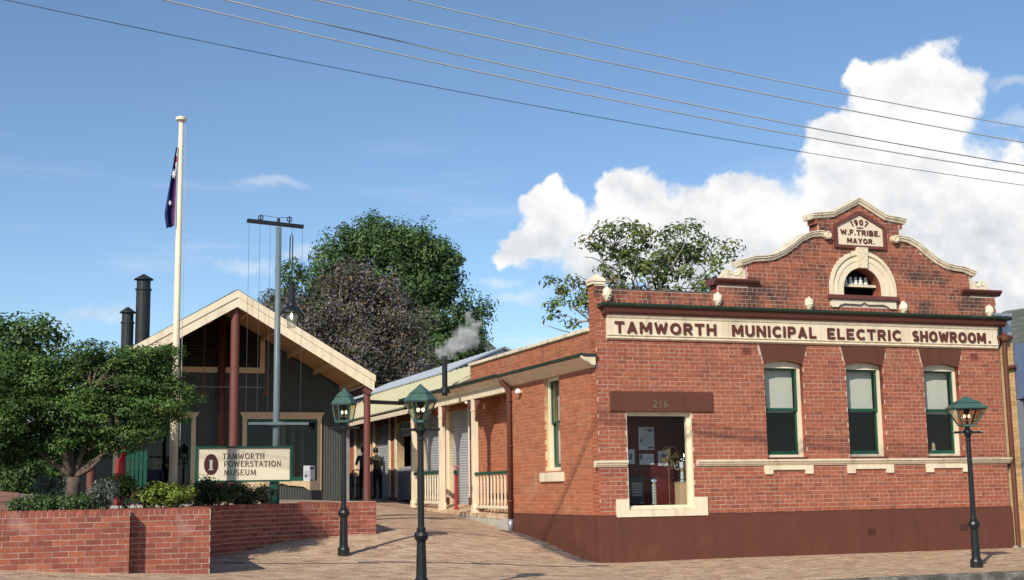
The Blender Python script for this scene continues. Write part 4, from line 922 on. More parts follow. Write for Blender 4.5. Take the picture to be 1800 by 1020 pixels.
# ================================================================== MUSEUM HALL
MF = 10.9; MWY = 14.15; MZ = 1.24
ap = PY(418, 512, MF); re = PY(657, 662, MF); MX = float(ap[0]); MZA = float(ap[2]); HW = float(re[0]-ap[0]); MZE = float(re[2])
MH = thing('museum_hall', (MX, 20, MZ), 'dark corrugated museum hall with a wide cream bargeboard gable on maroon posts', 'building')
slope = (MZA-MZE)/HW
v = MB(); v.box(MX-HW-.4, MX+HW+.02, MF-.2, 32, .3, MZ); v.build('floor_slab', CONC, MH, bevel=.01)
for s in (-1, 1):
    e0, e1, r0, r1 = (MX+s*HW, MF, MZE), (MX+s*HW, 31, MZE), (MX, MF, MZA), (MX, 31, MZA)
    ribbed('roof', [e0[0], e0[1]+.05, e0[2]+.03], [e1[0], e1[1], e1[2]+.03], [r0[0], r0[1]+.05, r0[2]+.03], [r1[0], r1[1], r1[2]+.03], ROOFD, MH, .4)
    # soffit lining and purlins under the overhang
    v = MB(); dz = .16
    v.add([(e0[0], MF+.04, MZE-dz), (MX, MF+.04, MZA-dz), (MX, MWY, MZA-dz), (e0[0], MWY, MZE-dz)], [(0, 1, 2, 3)]); v.add([(e0[0], MF+.04, MZE-.03), (MX, MF+.04, MZA-.03), (MX, MWY, MZA-.03), (e0[0], MWY, MZE-.03)], [(3, 2, 1, 0)])
    sfo = v.build('soffit_lining', TIMBER, MH)
    for k in range(5):
        t_ = .10+k*.21; x = MX+s*HW*t_; z = MZA-slope*HW*t_-dz-.06; v = MB(); v.bar((x, MF+.06, z), (x, MWY-.02, z), .07, .14); v.build('purlin', TIMBER2, sfo)
    # bargeboard: two overlapping boards
    d = .40; A = (MX, MZA+.02); E_ = (MX+s*(HW+.02), MZE+.02)
    pb = [A, E_, (E_[0], E_[1]-d*1.08), (MX, MZA+.02-d*1.12)]; pobj('bargeboard', [pb if s < 0 else pb[::-1]], .05, CREAM, MH, at=MF-.01)
    pb2 = [(MX, MZA+.03), (E_[0]+s*.03, E_[1]+.01), (E_[0]+s*.03, E_[1]-.17), (MX, MZA-.17)]; pobj('barge_capping', [pb2 if s < 0 else pb2[::-1]], .025, CREAM, MH, at=MF-.036)
    v = MB(); x0, x1 = sorted((MX+s*(HW-.02), MX+s*(HW+.04))); v.box(x0, x1, MF+.042, 31, MZE-.16, MZE+.02); v.build('fascia', CREAM, MH)
    # side post and tie beam
    px_ = MX+s*(HW-.13); gz = MZ
    v = MB(); v.tube([(px_, MF+.25, gz), (px_, MF+.25, MZE-.42)], .095, 14); v.tube([(px_, MF+.09, MZE-.36), (px_, MF+.42, MZE-.36)], .125, 14); v.lathe([(.14, 0), (.14, .02)], 12, (px_, MF+.25, gz)); v.build('post', MAROON, MH, smooth=False)
    v = MB(); v.bar((px_, MF+.42, MZE-.36), (px_, MWY, MZE-.36), .10, .16); v.build('tie_beam', mat('dark_beam', (.07, .035, .025), .7), MH)
v = MB(); v.tube([(MX-.02, MF+.22, MZ), (MX-.02, MF+.22, MZA-.48)], .12, 16); v.lathe([(.16, 0), (.16, .02)], 12, (MX-.02, MF+.22, MZ)); v.build('post', MAROON, MH, smooth=False)
wx = MX+.02
v = MB(); v.tube([(wx, MWY-.14, MZ), (wx, MWY-.14, MZA-.35)], .11, 14); v.build('post', mat('maroon_dark', (.10, .03, .022), .6), MH, smooth=True)
cx_ = MX+HW-.55
v = MB(); v.tube([(cx_+.42, MWY+.3, MZ), (cx_+.42, MWY+.3, MZE-.3)], .07, 12); v.build('post', MAROON, MH, smooth=True)
# corrugated front wall with window openings
MR = float(PY(612, 800, MWY)[0]); ML = MX-(MR-MX)
def wy(x, y): return xz(x, y, MWY)
W1 = (wy(433, 0)[0]+.0, wy(557, 0)[0], wy(500, 846)[1], wy(500, 737)[1])
W2 = (wy(207, 800)[0], wy(335, 800)[0], wy(300, 872)[1], wy(300, 737)[1])
W1 = (wy(433, 790)[0], wy(557, 790)[0], W1[2], W1[3])
gz_ = lambda x: MZA-.2-slope*abs(x-MX)
def corr_panel(x0, x1, z0, z1):
    v = MB(); n = int((x1-x0)/.019); P = []
    for k in range(n+1):
        x = x0+(x1-x0)*k/n; y = MWY+.012*math.sin(2*math.pi*x/.076); zz = z1(x) if callable(z1) else z1
        P.append((x, y, z0)); P.append((x, y, max(z0+.001, zz)))
    v.add(P, [(2*k, 2*k+2, 2*k+3, 2*k+1) for k in range(n)]); return v
for nm, a, c, z0, z1 in (('wall_sheet', ML, W2[0], MZ, gz_), ('wall_sheet', W2[1], W1[0], MZ, gz_), ('wall_sheet', W1[1], MR, MZ, gz_), ('wall_sheet', W1[0], W1[1], MZ, W1[2]), ('wall_sheet', W1[0], W1[1], W1[3], gz_), ('wall_sheet', W2[0], W2[1], W2[3], gz_), ('wall_sheet', W2[0], W2[1], MZ, W2[2])):
    if c > a: corr_panel(a, c, z0, z1).build(nm, CORR, MH, smooth=True)
v = MB(); v.box(MR-.12, MR+.03, MWY-.035, MWY+.1, MZ, gz_(MR)); v.build('corner_flashing', mat('flashing_grey', (.21, .23, .22), .5), MH)
v = MB(); v.box(MR-.05, MR, MWY+.1, 30, MZ, gz_(MR)); v.box(ML, ML+.05, MWY+.1, 30, MZ, gz_(ML)); v.box(ML, MR, 29.9, 30, MZ, gz_(MR)); v.build('side_walls', CORR, MH)
v = MB(); v.box(ML+.1, MR-.1, MWY+3.0, MWY+3.05, MZ, 5); v.box(ML+.1, MR-.1, MWY+.15, MWY+3, MZ, MZ+.02); v.build('hall_lining', DARK, MH)
v = MB(); 
for k in range(3): x = W1[0]+1.2+k*.35; v.box(x, x+.12, MWY+1.0+k*.3, MWY+1.12+k*.3, MZ, 3.7)
v.build('inner_post', mat('inner_cream', (.35, .29, .19), .7), MH)
def trim_window(W, nm):
    a, c, z0, z1 = W
    f = pobj(nm, [[(a-.13, z0-.28), (a-.13+.35, z0-.28), (a+.40, z0-.17), (a+.75, z0-.13), ((a+c)/2-.2, z0-.13), ((a+c)/2, z0-.06), ((a+c)/2+.2, z0-.13), (c-.75, z0-.13), (c-.40, z0-.17), (c-.22, z0-.28), (c+.13, z0-.28), (c+.13, z1+.12), (a-.13, z1+.12)], rect(a, c, z0, z1)], .05, mat('trim_cream', (.62, .47, .29), .6, .06, 4), MH, at=MWY-.06)
    hd = [(a-.22, z1+.20), (a-.13, z1+.05), (c+.13, z1+.05), (c+.22, z1+.20)]; pobj('window_head', [hd[::-1][::-1]], .07, MATS['trim_cream'], f, at=MWY-.085)
    pobj('window_frame', [rect(a-.001, c+.001, z0, z1), rect(a+.05, c-.07, z0+.12, z1-.06)], .06, GREEN, f, at=MWY-.035)
    pobj('pane', [rect(a+.045, c-.065, z0+.11, z1-.055)], .006, GLASSD, f, at=MWY-.01)
trim_window(W1, 'window'); trim_window(W2, 'window')
# gable louvres with tan trim
zl = wy(420, 650)[1]; xl = wy(462, 630)[0]
lv = MB(); xr = xl; xL = 2*MX-xl
lv = pobj('louvre_trim', [[(xL, zl-.10), (xr+.05, zl-.10), (xr+.05, zl+.06), (xL, zl+.06)]], .05, MATS['trim_cream'], MH, at=MWY-.06)
pobj('louvre_post', [rect(xr-.09, xr+.05, zl+.062, gz_(xr)-.06)], .05, MATS['trim_cream'], lv, at=MWY-.06)
z = zl+.07
while z < MZA-.5:
    a, c = max(xL, MX-(MZA-.25-z)/slope), min(xr-.10, MX+(MZA-.25-z)/slope)
    v = MB(); v.bar((a, MWY-.05, z+.05), (c, MWY-.05, z+.05), .10, .012, up=(0, -.7, .7)); v.build('louvre', mat('louvre_dark', (.032, .03, .024), .7), lv); z += .085
# flues on the far roof slope
for (xx, yb, yt, w_, cw, nm) in ((250, 597, 482, 24, 32, 'flue'), (223, 612, 540, 20, 27, 'flue')):
    fy_ = 20.3; p0 = PY(xx, yb, fy_); p1 = PY(xx, yt, fy_); zc = 45; r = w_/2*math.dist(p0, CAM)*1.0/F_PX; rc = r*cw/w_
    zt_ = float(p1[2]); hx_ = float(p0[0]); zr = MZA-slope*abs(hx_-MX)
    v = MB(); v.lathe([(r, zr-.4), (r, zt_-.55), (r*1.14, zt_-.55), (r*1.14, zt_-.50), (r*.95, zt_-.50), (r*.95, zt_-.22), (rc, zt_-.20), (rc, zt_-.17), (.03, zt_)], 18, (hx_, fy_, 0)); v.build(nm, mat('flue_black', (.018, .021, .023), .55, .2, 4), MH, smooth=False)
# pendant shades on the cross wire under the gable
for xx in (466, 358):
    p = PY(xx, 690, MWY-1.0); v = MB(); v.lathe([(.13, -.06), (.125, -.055), (.02, .05), (.015, .10)], 14, tuple(p)); v.tube([tuple(p+np.array([0, 0, .08])), tuple(p+np.array([0, 0, (MZA-slope*abs(p[0]-MX)-.2)-p[2]]))], .008, 5); v.build('pendant_light', mat('rust_shade', (.25, .11, .06), .7), MH)
a_, c_ = PY(340, 680, MWY-.9), PY(466, 681, MWY-.9)
v = MB(); v.tube([tuple(a_), tuple(c_)], .009, 5); v.build('cross_rod', STEEL, MH)
# overhead pipe linking the two buildings
v = MB(); pa = (MX+HW-.15, MF+.45, float(PY(640, 706, MF+.4)[2])); pc = (-.30, 14.0, 4.15); v.tube([pa, pc], .06, 10); v.build('link_pipe', mat('pipe_dark', (.03, .032, .03), .6), MH, smooth=True)

# ================================================================== GARDEN WALLS AND BED
WT = 1.30; ST = .115            # wall top and rowlock height
def garden_wall(name, label, place, u0, u1, n, zb, thick=.23):
    mid = place((u0+u1)/2, 0); T = thing(name, (mid[0], mid[1], zb), label, 'garden wall', 'brick garden walls')
    v = MB(); us = np.linspace(u0, u1, n+1); P = []
    for u in us:
        x, y, a = place(u, 0.); ix, iy = -math.sin(a), math.cos(a)
        P += [(x, y, zb), (x, y, WT-.03), (x+ix*thick, y+iy*thick, WT-.03), (x+ix*thick, y+iy*thick, zb)]
    fs = []
    for k in range(n):
        for j in range(4): fs.append((4*k+j, 4*k+(j+1) % 4, 4*k+4+(j+1) % 4, 4*k+4+j))
    v.add(P, fs); v.add([P[0], P[3], P[2], P[1]], [(0, 1, 2, 3)], 1); v.add(P[4*n:4*n+4], [(0, 1, 2, 3)], 1); core = v.build('core', [MORTAR, EDGE], T)
    lay(core, place, lambda z: [(u0, u1)], WT-ST-.0863*14, WT-ST, 'brick_garden', header_every=0, joint=.0105, limit=300, soldier_top=(WT-ST, ST), depth=.05)
    return T
X1 = float(PY(227.5, 950, -3.3)[0]); X2 = float(PY(369, 950, -3.0)[0])
garden_wall('garden_wall', 'red brick garden wall at the left edge, below the spreading tree', lambda u, o: (u, -3.3-o, 0.), -15.5, X1, 1, -.1)
garden_wall('garden_wall', 'short red brick wall set back, with chalky white marks', lambda u, o: (u, -3.02-o, 0.), X1-.3, X2, 1, -.1)
# end return of wall 1 and wall 2, then the curve
def arc_place(u, o):
    # straight run going back from wall 2, then a quarter circle bending round to the right; faces the forecourt
    s0 = ARC_C[1]-(-3.0)
    if u < s0: return (X2+o, -3.0+u, math.pi/2)
    t = (u-s0)/ARC_R; R_ = abs(X2-ARC_C[0]); t = min(t, math.pi/2)
    x = ARC_C[0]-(R_-o)*math.cos(t); y = ARC_C[1]+(R_-o)*math.sin(t)
    return (x, y, math.pi/2-t)
s0 = ARC_C[1]+3.0
garden_wall('garden_wall', 'curved red brick wall sweeping round the forecourt behind the left lamp post', arc_place, .0, s0+ARC_R*math.pi/2, 36, -.1)
v = MB(); bed = [(-15.5, -3.06), (X1-.1, -3.06), (X1-.1, -2.78), (X2-.24, -2.78)]+[(ARC_C[0]-(ARC_R+.24)*math.cos(t), ARC_C[1]+(ARC_R+.24)*math.sin(t)) for t in np.linspace(0, math.pi/2, 14)]+[(-4.34, 2.55), (-4.34, 9.9), (-12.2, 9.9), (-13.5, 4), (-15.5, 2)]
struct(link('garden_bed', prism([bed], 1.3, 'garden_bed', 'XY', at=1.19), SOIL))
v = MB()
for k in range(7): v.box(-4.36, -4.13, 2.56+k*1.0, 2.56+k*1.0+.995, .2, 1.27)
rw = v.build('return_wall', MATS['brick_garden_object']); tag(rw, 'low brick return wall running back from the end of the curved wall', 'garden wall')

# ================================================================== LAMP POSTS
def lamp_post(name, loc, label, sides, rot, rt, rb, gh, rh, Hs, rz=0.):
    """Hs: height of the hub; lantern: rt/rb top and bottom radius, gh glass height, rh roof height"""
    T = thing(name, loc, label, 'lamp post', 'heritage lamp posts', rz)
    v = MB(); v.lathe([(.115, -.05), (.115, .12), (.105, .15), (.085, .17), (.082, .20), (.068, .70), (.075, .72), (.105, .76), (.112, .80), (.095, .85), (.065, .87), (.07, .885), (.07, .91), (.052, .93), (.050, .97), (.044, Hs-.20), (.052, Hs-.19), (.052, Hs-.17), (.044, Hs-.155), (.05, Hs-.11), (.085, Hs-.04), (.085, Hs+.0), (.05, Hs+.03)], 14)
    v.build('shaft', BLACKP, T, smooth=False, bevel=.004)
    v = MB(); v.tube([(-.27, 0, Hs-.03), (.27, 0, Hs-.03)], .022, 8)
    for s in (-1, 1): v.lathe([(.0, -.028), (.022, -.02), (.028, 0), (.022, .02), (0, .028)], 8, (s*.27, 0, Hs-.03)); v.lathe([(.03, -.02), (.03, .02)], 8, (s*.12, 0, Hs-.03))
    v.build('ladder_bar', BLACKP, T)
    zb = Hs+.09; zt_ = zb+gh; nf = sides
    v = MB(); v.lathe([(.04, Hs+.02), (.055, Hs+.05), (.05, zb-.02), (rb*1.02, zb-.015), (rb*1.05, zb), (rb*1.02, zb+.02), (rb*.5, zb+.022)], nf if nf != 4 else 4, rot=rot)
    ln = v.build('lantern_base', LAMPG, T)
    v = MB()
    for k in range(nf):
        t = 2*math.pi*k/nf+rot; v.bar((rb*math.cos(t), rb*math.sin(t), zb+.01), (rt*math.cos(t), rt*math.sin(t), zt_), .022, .022)
    for k in range(nf):
        t = 2*math.pi*k/nf+rot; t2 = 2*math.pi*(k+1)/nf+rot; v.bar((rt*math.cos(t), rt*math.sin(t), zt_), (rt*math.cos(t2), rt*math.sin(t2), zt_), .024, .024)
    v.build('lantern_frame', LAMPG, T)
    for k in range(nf):
        t = 2*math.pi*k/nf+rot; t2 = 2*math.pi*(k+1)/nf+rot; q = .985
        v = MB(); v.add([(rb*q*math.cos(t), rb*q*math.sin(t), zb+.02), (rb*q*math.cos(t2), rb*q*math.sin(t2), zb+.02), (rt*q*math.cos(t2), rt*q*math.sin(t2), zt_-.01), (rt*q*math.cos(t), rt*q*math.sin(t), zt_-.01)], [(0, 1, 2, 3)]); v.build('pane', GLASS2, T)
    v = MB(); R = rt*1.12; v.lathe([(rt*.9, zt_+.0), (R, zt_+.005), (R, zt_+.025), (R*.70, zt_+rh*.40), (R*.66, zt_+rh*.43), (R*.70, zt_+rh*.46), (R*.62, zt_+rh*.52), (R*.20, zt_+rh*.84), (R*.17, zt_+rh*.87), (.012, zt_+rh)], nf, rot=rot)
    v.build('lantern_roof', LAMPG, T)
    v = MB(); v.lathe([(.03, zb+.02), (.028, zb+.08), (.012, zb+.09), (.012, zb+.13), (.05, zb+.14), (.05, zb+.15)], 10); v.lathe([(.05, zt_-.10), (.06, zt_-.005)], 10); v.build('burner', BLACKP, T)
    for s in (-1, 1):
        v = MB(); v.lathe([(.006, zb+.15), (.017, zb+.165), (.021, zb+.185), (.014, zb+.205), (.003, zb+.215)], 8, (s*.042*math.cos(.35), -s*.042*math.sin(.35), 0)); v.build('bulb', BULB, T, smooth=True)
    return T
def on_ground(x, y):
    lo, hi = 15., 45.
    for _ in range(50):
        mid = (lo+hi)/2; p = PD(x, y, mid)
        if p[2] > h1(p[0], p[1]): lo = mid
        else: hi = mid
    return PD(x, y, (lo+hi)/2)
pR = on_ground(1717, 998); pL = on_ground(604, 977)
pM = PD(740, 860, 20.1); pM[2] = h1(pM[0], pM[1])
def hub(x, y, P): d = ray(x, y); t = math.hypot(*(P-CAM)[:2])/math.hypot(*d[:2]); return CAM[2]+d[2]*t-P[2]
lamp_post('lamp_post', tuple(pR), 'black lamp post with a wide square green lantern before the third sash window', 4, math.pi/4, 0.40, .175, .32, .25, hub(1709, 757, pR), rz=-YAW)
lamp_post('lamp_post', tuple(pM), 'nearest black lamp post, its foot below the frame, tapered six-sided lantern', 6, 0., 0.235, .105, .31, .27, hub(738, 752, pM), rz=-YAW)
lamp_post('lamp_post', tuple(pL), 'black lamp post standing on the forecourt in front of the curved wall', 6, .15, 0.225, .17, .33, .33, hub(606, 750, pL), rz=-YAW)

# ================================================================== FLAGPOLE AND FLAG
PZ = 25.2; f0 = PD(303, 850, PZ); f1 = PD(320, 194, PZ); fb = np.array([(f0[0]+f1[0])/2, (f0[1]+f1[1])/2, 1.15]); ftop = float(f1[2])
T = thing('flagpole', tuple(fb), 'tall cream flagpole with a flat cap rising from the garden bed', 'flagpole')
v = MB(); v.tube([(fb[0], fb[1], 1.1), (fb[0], fb[1], 4.0), (fb[0], fb[1], ftop-.05)], [.084, .068, .042], 14); v.build('pole', CREAM, T, smooth=True)
v = MB(); v.lathe([(.045, ftop-.09), (.08, ftop-.06), (.105, ftop-.045), (.105, ftop+.005), (.085, ftop+.02)], 16, (fb[0], fb[1], 0)); v.build('cap', CREAM2, T)
v = MB(); v.tube([(fb[0]+.085, fb[1]-.02, ftop-.08), (fb[0]+.10, fb[1]-.02, ftop-1.2), (fb[0]+.11, fb[1]-.02, 2.4)], .006, 5); v.build('halyard', WIRE, T)
# limp flag: pleated cloth hanging beside the pole
fzT = float(PD(315, 248, PZ)[2]); fzB = float(PD(300, 398, PZ)[2]); nU, nV = 15, 26
def flag_pt(u, w):
    z = fzT-(fzT-fzB)*w-(.0 if u < .3 else .02*u); spread = (.035+.155*min(1, w*1.25))*(1-.25*max(0, w-.85)/.15)
    lean = .0+.035*w
    x = fb[0]-.055-lean-spread*u; y = fb[1]-.03-.055*math.sin(u*8.5+w*1.2)*(.5+.5*w)
    if w > .9: z += .10*(1-u)*(w-.9)*6*(.6)
    return (x, y, z)
FT = thing('flag', (fb[0], fb[1], fzB), 'dark blue flag with white stars hanging limp from the flagpole', 'flag')
BLUEF = mat('flag_blue', (.012, .016, .10), .85, .12, 8); WHITEF = mat('flag_white', (.72, .72, .74), .85, .05, 8); REDF = mat('flag_red', (.42, .02, .035), .85, .1, 8)
v = MB(); P = [flag_pt(i/(nU-1), j/(nV-1)) for j in range(nV) for i in range(nU)]
for j in range(nV-1):
    for i in range(nU-1):
        w = j/(nV-2); u = i/(nU-2); mi = 0
        if u < .42 and w < .30: mi = 2 if (.10 < w < .17 or u < .14) else (1 if (.06 < w < .21 or .14 < u < .28) else 0)
        if u < .12 and w > .30: mi = 2
        v.f.append((j*nU+i, j*nU+i+1, (j+1)*nU+i+1, (j+1)*nU+i)); v.m.append(mi); v.t.append(0.)
v.v = P; cl = v.build('cloth', [BLUEF, WHITEF, REDF], FT, smooth=True)
so_ = cl.modifiers.new('thick', 'SOLIDIFY'); so_.thickness = .006
for (u0, w0, r_) in ((.55, .34, .085), (.60, .70, .05)):
    c0 = np.array(flag_pt(u0, w0)); v = MB(); vs = [(c0[0], c0[1]-.072, c0[2])]
    for k in range(14):
        rr = r_*(1 if k % 2 == 0 else .45); t = math.pi*2*k/14; vs.append((c0[0]+rr*math.sin(t)*.65, c0[1]-.066, c0[2]+rr*1.25*math.cos(t)))
    v.add(vs, [(0, k+1, (k+1) % 14+1) for k in range(14)]); v.add([(c0[0]-.006, c0[1]-.068, c0[2]-.006), (c0[0]+.006, c0[1]-.068, c0[2]-.006), (c0[0], c0[1]+.01, c0[2]+.006)], [(0, 1, 2)]); v.build('star', WHITEF, cl)

# ================================================================== ARC LAMP MAST, LAMP, SIGN
AZ_ = 27.2; m0 = PD(484, 880, AZ_); m1 = PD(490, 388, AZ_); mb = np.array([(m0[0]+m1[0])/2, (m0[1]+m1[1])/2, 1.1]); mt_ = float(m1[2])
T = thing('lamp_mast', tuple(mb), 'grey steel mast with a timber crossarm and pulleys behind the sign board', 'mast')
v = MB(); v.tube([(mb[0], mb[1], 1.05), (mb[0], mb[1], 3.3), (mb[0], mb[1], mt_-.05)], [.080, .068, .052], 14); v.build('mast', GALV, T, smooth=True)
ca, cc_ = PD(437, 388, AZ_), PD(544, 394, AZ_); xa, xc = float(ca[0]), float(cc_[0]); zA = mt_+.02
v = MB(); v.bar((xa, mb[1], zA+.035), (xc, mb[1], zA-.035), .10, .075); v.build('crossarm', BLACKP, T, bevel=.006)
v = MB()
for fx_ in (.24, .75):
    x = xa+(xc-xa)*fx_
    for k in range(12):
        t = 2*math.pi*k/12; t2 = 2*math.pi*(k+1)/12; v.bar((x+.05*math.cos(t), mb[1], zA+.11+.05*math.sin(t)), (x+.05*math.cos(t2), mb[1], zA+.11+.05*math.sin(t2)), .02, .012, up=(0, 1, 0))
    v.box(x-.012, x+.012, mb[1]-.01, mb[1]+.01, zA+.03, zA+.15)
v.tube([(xa+(xc-xa)*.24, mb[1], zA+.165), (mb[0], mb[1], zA+.13), (xa+(xc-xa)*.75, mb[1], zA+.15)], .005, 4)
v.lathe([(.035, 0), (.035, .05), (.015, .09)], 8, (mb[0], mb[1], zA+.04)); v.build('pulley', BLACKP, T)
lo_ = PD(430, 745, AZ_); hi_ = PD(541, 746, AZ_); zlo = float(PD(484, 746, AZ_)[2])
v = MB(); v.bar((float(lo_[0]), mb[1]-.10, zlo), (float(hi_[0]), mb[1]-.10, zlo), .04, .05); v.box(mb[0]-.11, mb[0]+.11, mb[1]-.13, mb[1]+.11, zlo-.03, zlo+.035); v.build('lower_crossarm', GALV, T)
v = MB()
for q in (.03, .22, .40, .60, .97): x = xa+(xc-xa)*q; v.tube([(x, mb[1]-.08, zA), (x-.02, mb[1]-.10, zlo)], .0045, 4)
v.build('stay_wires', WIRED, T)
lx, lz = PD(516, 484, AZ_)[0], float(PD(516, 484, AZ_)[2])
T = thing('arc_lamp', (float(lx), mb[1], float(PD(518, 574, AZ_)[2])), 'black tubular arc lamp with a lit glass jar hanging from the mast', 'lamp')
x = float(PD(518, 520, AZ_)[0]); z_ = lambda y: float(PD(518, y, AZ_)[2])
v = MB(); v.lathe([(.02, z_(575)), (.085, z_(574)), (.118, z_(556)), (.118, z_(545))], 16, (x, mb[1], 0)); v.build('glass_jar', JAR, T, smooth=True)
v = MB(); v.lathe([(.10, z_(546)), (.225, z_(547)), (.22, z_(544)), (.08, z_(534)), (.068, z_(530)), (.068, z_(497)), (.075, z_(496)), (.075, z_(494)), (.03, z_(491))], 16, (x, mb[1], 0)); v.build('housing', BLACKP, T)
v = MB(); v.lathe([(.005, z_(560)), (.022, z_(557)), (.022, z_(549)), (.01, z_(547))], 10, (x, mb[1], 0)); v.build('glow', ARCL, T, smooth=True)
v = MB(); v.bar((x-.24, mb[1], z_(482)), (x+.22, mb[1], z_(483)), .05, .02); v.tube([(x, mb[1], z_(492)), (x, mb[1], z_(482))], .012, 6)
v.tube([(x, mb[1], z_(482)), (x+.01, mb[1], z_(410)), (x-.02, mb[1], z_(402)), (x-.045, mb[1], z_(410)), (x-.05, mb[1], z_(450)), (x-.15, mb[1], z_(472)), (mb[0]+.05, mb[1], z_(479))], .013, 7)
v.tube([(x+.0, mb[1], z_(482)), (x+.0, mb[1], zA)], .004, 4)
v.build('feed_cable', BLACKP, T)
# sign board
SY = mb[1]-.22; sx0, sx1 = float(PY(343.5, 816, SY)[0]), float(PY(513.5, 816, SY)[0]); sz0, sz1 = float(PY(428, 847.5, SY)[2]), float(PY(428, 784.5, SY)[2])
T = thing('sign_board', ((sx0+sx1)/2, SY, sz0), 'cream museum sign board in a green frame with an oval emblem', 'sign')
fr = .045; pobj('frame', [rect(sx0, sx1, sz0, sz1), rect(sx0+fr, sx1-fr, sz0+fr*.8, sz1-fr*.8)], .09, GREEN, T, at=SY, bevel=.006)
pn = pobj('panel', [rect(sx0+fr-.01, sx1-fr+.01, sz0+.03, sz1-.03)], .03, mat('sign_cream', (.78, .68, .50), .6, .03, 3), T, at=SY+.03)
v = MB(); v.box(sx1-.42, sx1-.30, SY+.06, mb[1], sz0-.45, sz1-.05); v.bar((mb[0]-.3, mb[1]-.05, sz0+.2), (mb[0]+.1, mb[1]-.05, sz0+.2), .05, .06); v.build('bracket', GREEN, T)
# serif lettering built from strokes
TK, TN = .15, .07
GL = {'T': (.75, [([(0, .96), (.75, .96)], TN), ([(.375, 0), (.375, 1)], TK), ([(.02, .86), (.0, .98)], TN), ([(.73, .86), (.75, .98)], TN), ([(.25, .02), (.5, .02)], TN)]),
 'A': (.8, [([(.06, 0), (.42, 1)], TN), ([(.38, 1), (.74, 0)], TK), ([(.16, .3), (.62, .3)], TN), ([(0, .02), (.16, .02)], TN), ([(.62, .02), (.82, .02)], TN)]),
 'M': (1.0, [([(.10, 0), (.18, 1)], TN), ([(.18, 1), (.50, .08)], TK), ([(.50, .08), (.82, 1)], TN), ([(.80, 1), (.90, 0)], TK), ([(0, .02), (.2, .02)], TN), ([(.78, .02), (1.0, .02)], TN)]),
 'W': (1.1, [([(.05, 1), (.30, 0)], TK), ([(.30, 0), (.55, .92)], TN), ([(.52, .92), (.78, 0)], TK), ([(.78, 0), (1.05, 1.12)], TN), ([(-.04, .98), (.16, .98)], TN)]),
 'O': (.9, [(arcp(.45, .5, .38, .48, 60, 300, 12), TK), (arcp(.45, .5, .38, .48, -60, 60, 8), TK*.75)]),
 'R': (.8, [([(.14, 0), (.14, 1)], TK), (arcp(.34, .74, .26, .24, 90, -90), TN*1.3), ([(.14, .97), (.34, .97)], TN), ([(.14, .5), (.34, .5)], TN), ([(.36, .5), (.82, -.14)], TK), ([(.02, .02), (.28, .02)], TN)]),
 'H': (.85, [([(.14, 0), (.14, 1)], TK), ([(.70, 0), (.70, 1.14)], TK), ([(.14, .52), (.70, .52)], TN), ([(.02, .02), (.27, .02)], TN), ([(.58, .02), (.83, .02)], TN), ([(.02, .98), (.27, .98)], TN)]),
 'P': (.7, [([(.14, -.06), (.14, 1)], TK), (arcp(.34, .72, .28, .26, 90, -90), TN*1.4), ([(.06, .97), (.34, .97)], TN), ([(.14, .46), (.34, .46)], TN)]),
 'E': (.7, [([(.14, 0), (.14, 1)], TK), ([(.06, .97), (.62, .97)], TN), ([(.14, .52), (.50, .52)], TN), ([(.06, .03), (.66, .03)], TN), ([(.62, .97), (.63, .82)], TN), ([(.66, .03), (.68, .18)], TN)]),
 'S': (.62, [(arcp(.31, .74, .24, .23, 40, 220, 8)+arcp(.31, .26, .26, .25, 80, -150, 8), TK*.8)]),
 'I': (.34, [([(.17, 0), (.17, 1)], TK), ([(.04, .02), (.30, .02)], TN), ([(.04, .98), (.30, .98)], TN)]),
 'N': (.85, [([(.12, 0), (.12, 1)], TN), ([(.12, 1), (.72, .02)], TK), ([(.72, 0), (.72, 1.16)], TN), ([(.0, .02), (.24, .02)], TN)]),
 'U': (.8, [([(.12, 1), (.12, .32)]+arcp(.40, .32, .28, .30, 180, 360, 8)[1:]+[(.68, 1.05)], TK*.85), ([(.0, .98), (.24, .98)], TN)])}
def serif_row(text, x0, x1, zb, cap, y, mats, parent):
    ws = [GL[c][0]+.16 for c in text]; k = (x1-x0)/(sum(ws)-.16); x = x0
    for c, w in zip(text, ws):
        v = MB()
        for j, (pts, th) in enumerate(GL[c][1]):
            P = [np.array((x+p[0]*k, zb+p[1]*cap)) for p in pts]; wd = th*cap*.5
            for a, q in zip(P[:-1], P[1:]):
                d = (q-a)/np.linalg.norm(q-a); n_ = np.array([-d[1], d[0]])*wd; a2 = a-d*wd*.3; q2 = q+d*wd*.3; yy = y-.0004*j
                vs = [(a2[0]-n_[0], yy, a2[1]-n_[1]), (q2[0]-n_[0], yy, q2[1]-n_[1]), (q2[0]+n_[0], yy, q2[1]+n_[1]), (a2[0]+n_[0], yy, a2[1]+n_[1])]
                v.add(vs+[(p[0], p[1]+.008, p[2]) for p in vs], [(0, 1, 2, 3), (7, 6, 5, 4), (0, 4, 5, 1), (1, 5, 6, 2), (2, 6, 7, 3), (3, 7, 4, 0)])
        v.build('letter', mats, parent); x += w*k
SL = mat('sign_letter', (.10, .028, .022), .6, .1, 10)
sxz = lambda x, y: xz(x, y, SY+.02); yS = SY+.022
for txt, xa_, xb_, yb_, yt_ in (('TAMWORTH', 391, 465, 807, 797.5), ('POWERSTATION', 393.5, 494, 820.5, 811), ('MUSEUM', 393.5, 450, 835.5, 826)):
    a = sxz(xa_, yb_); c = sxz(xb_, yb_); cap = abs(sxz(xa_, yt_)[1]-a[1]); serif_row(txt, a[0], c[0], a[1], cap, yS, SL, pn)
ex, ez = sxz(371, 816.5); rx, rz_ = .138, .205
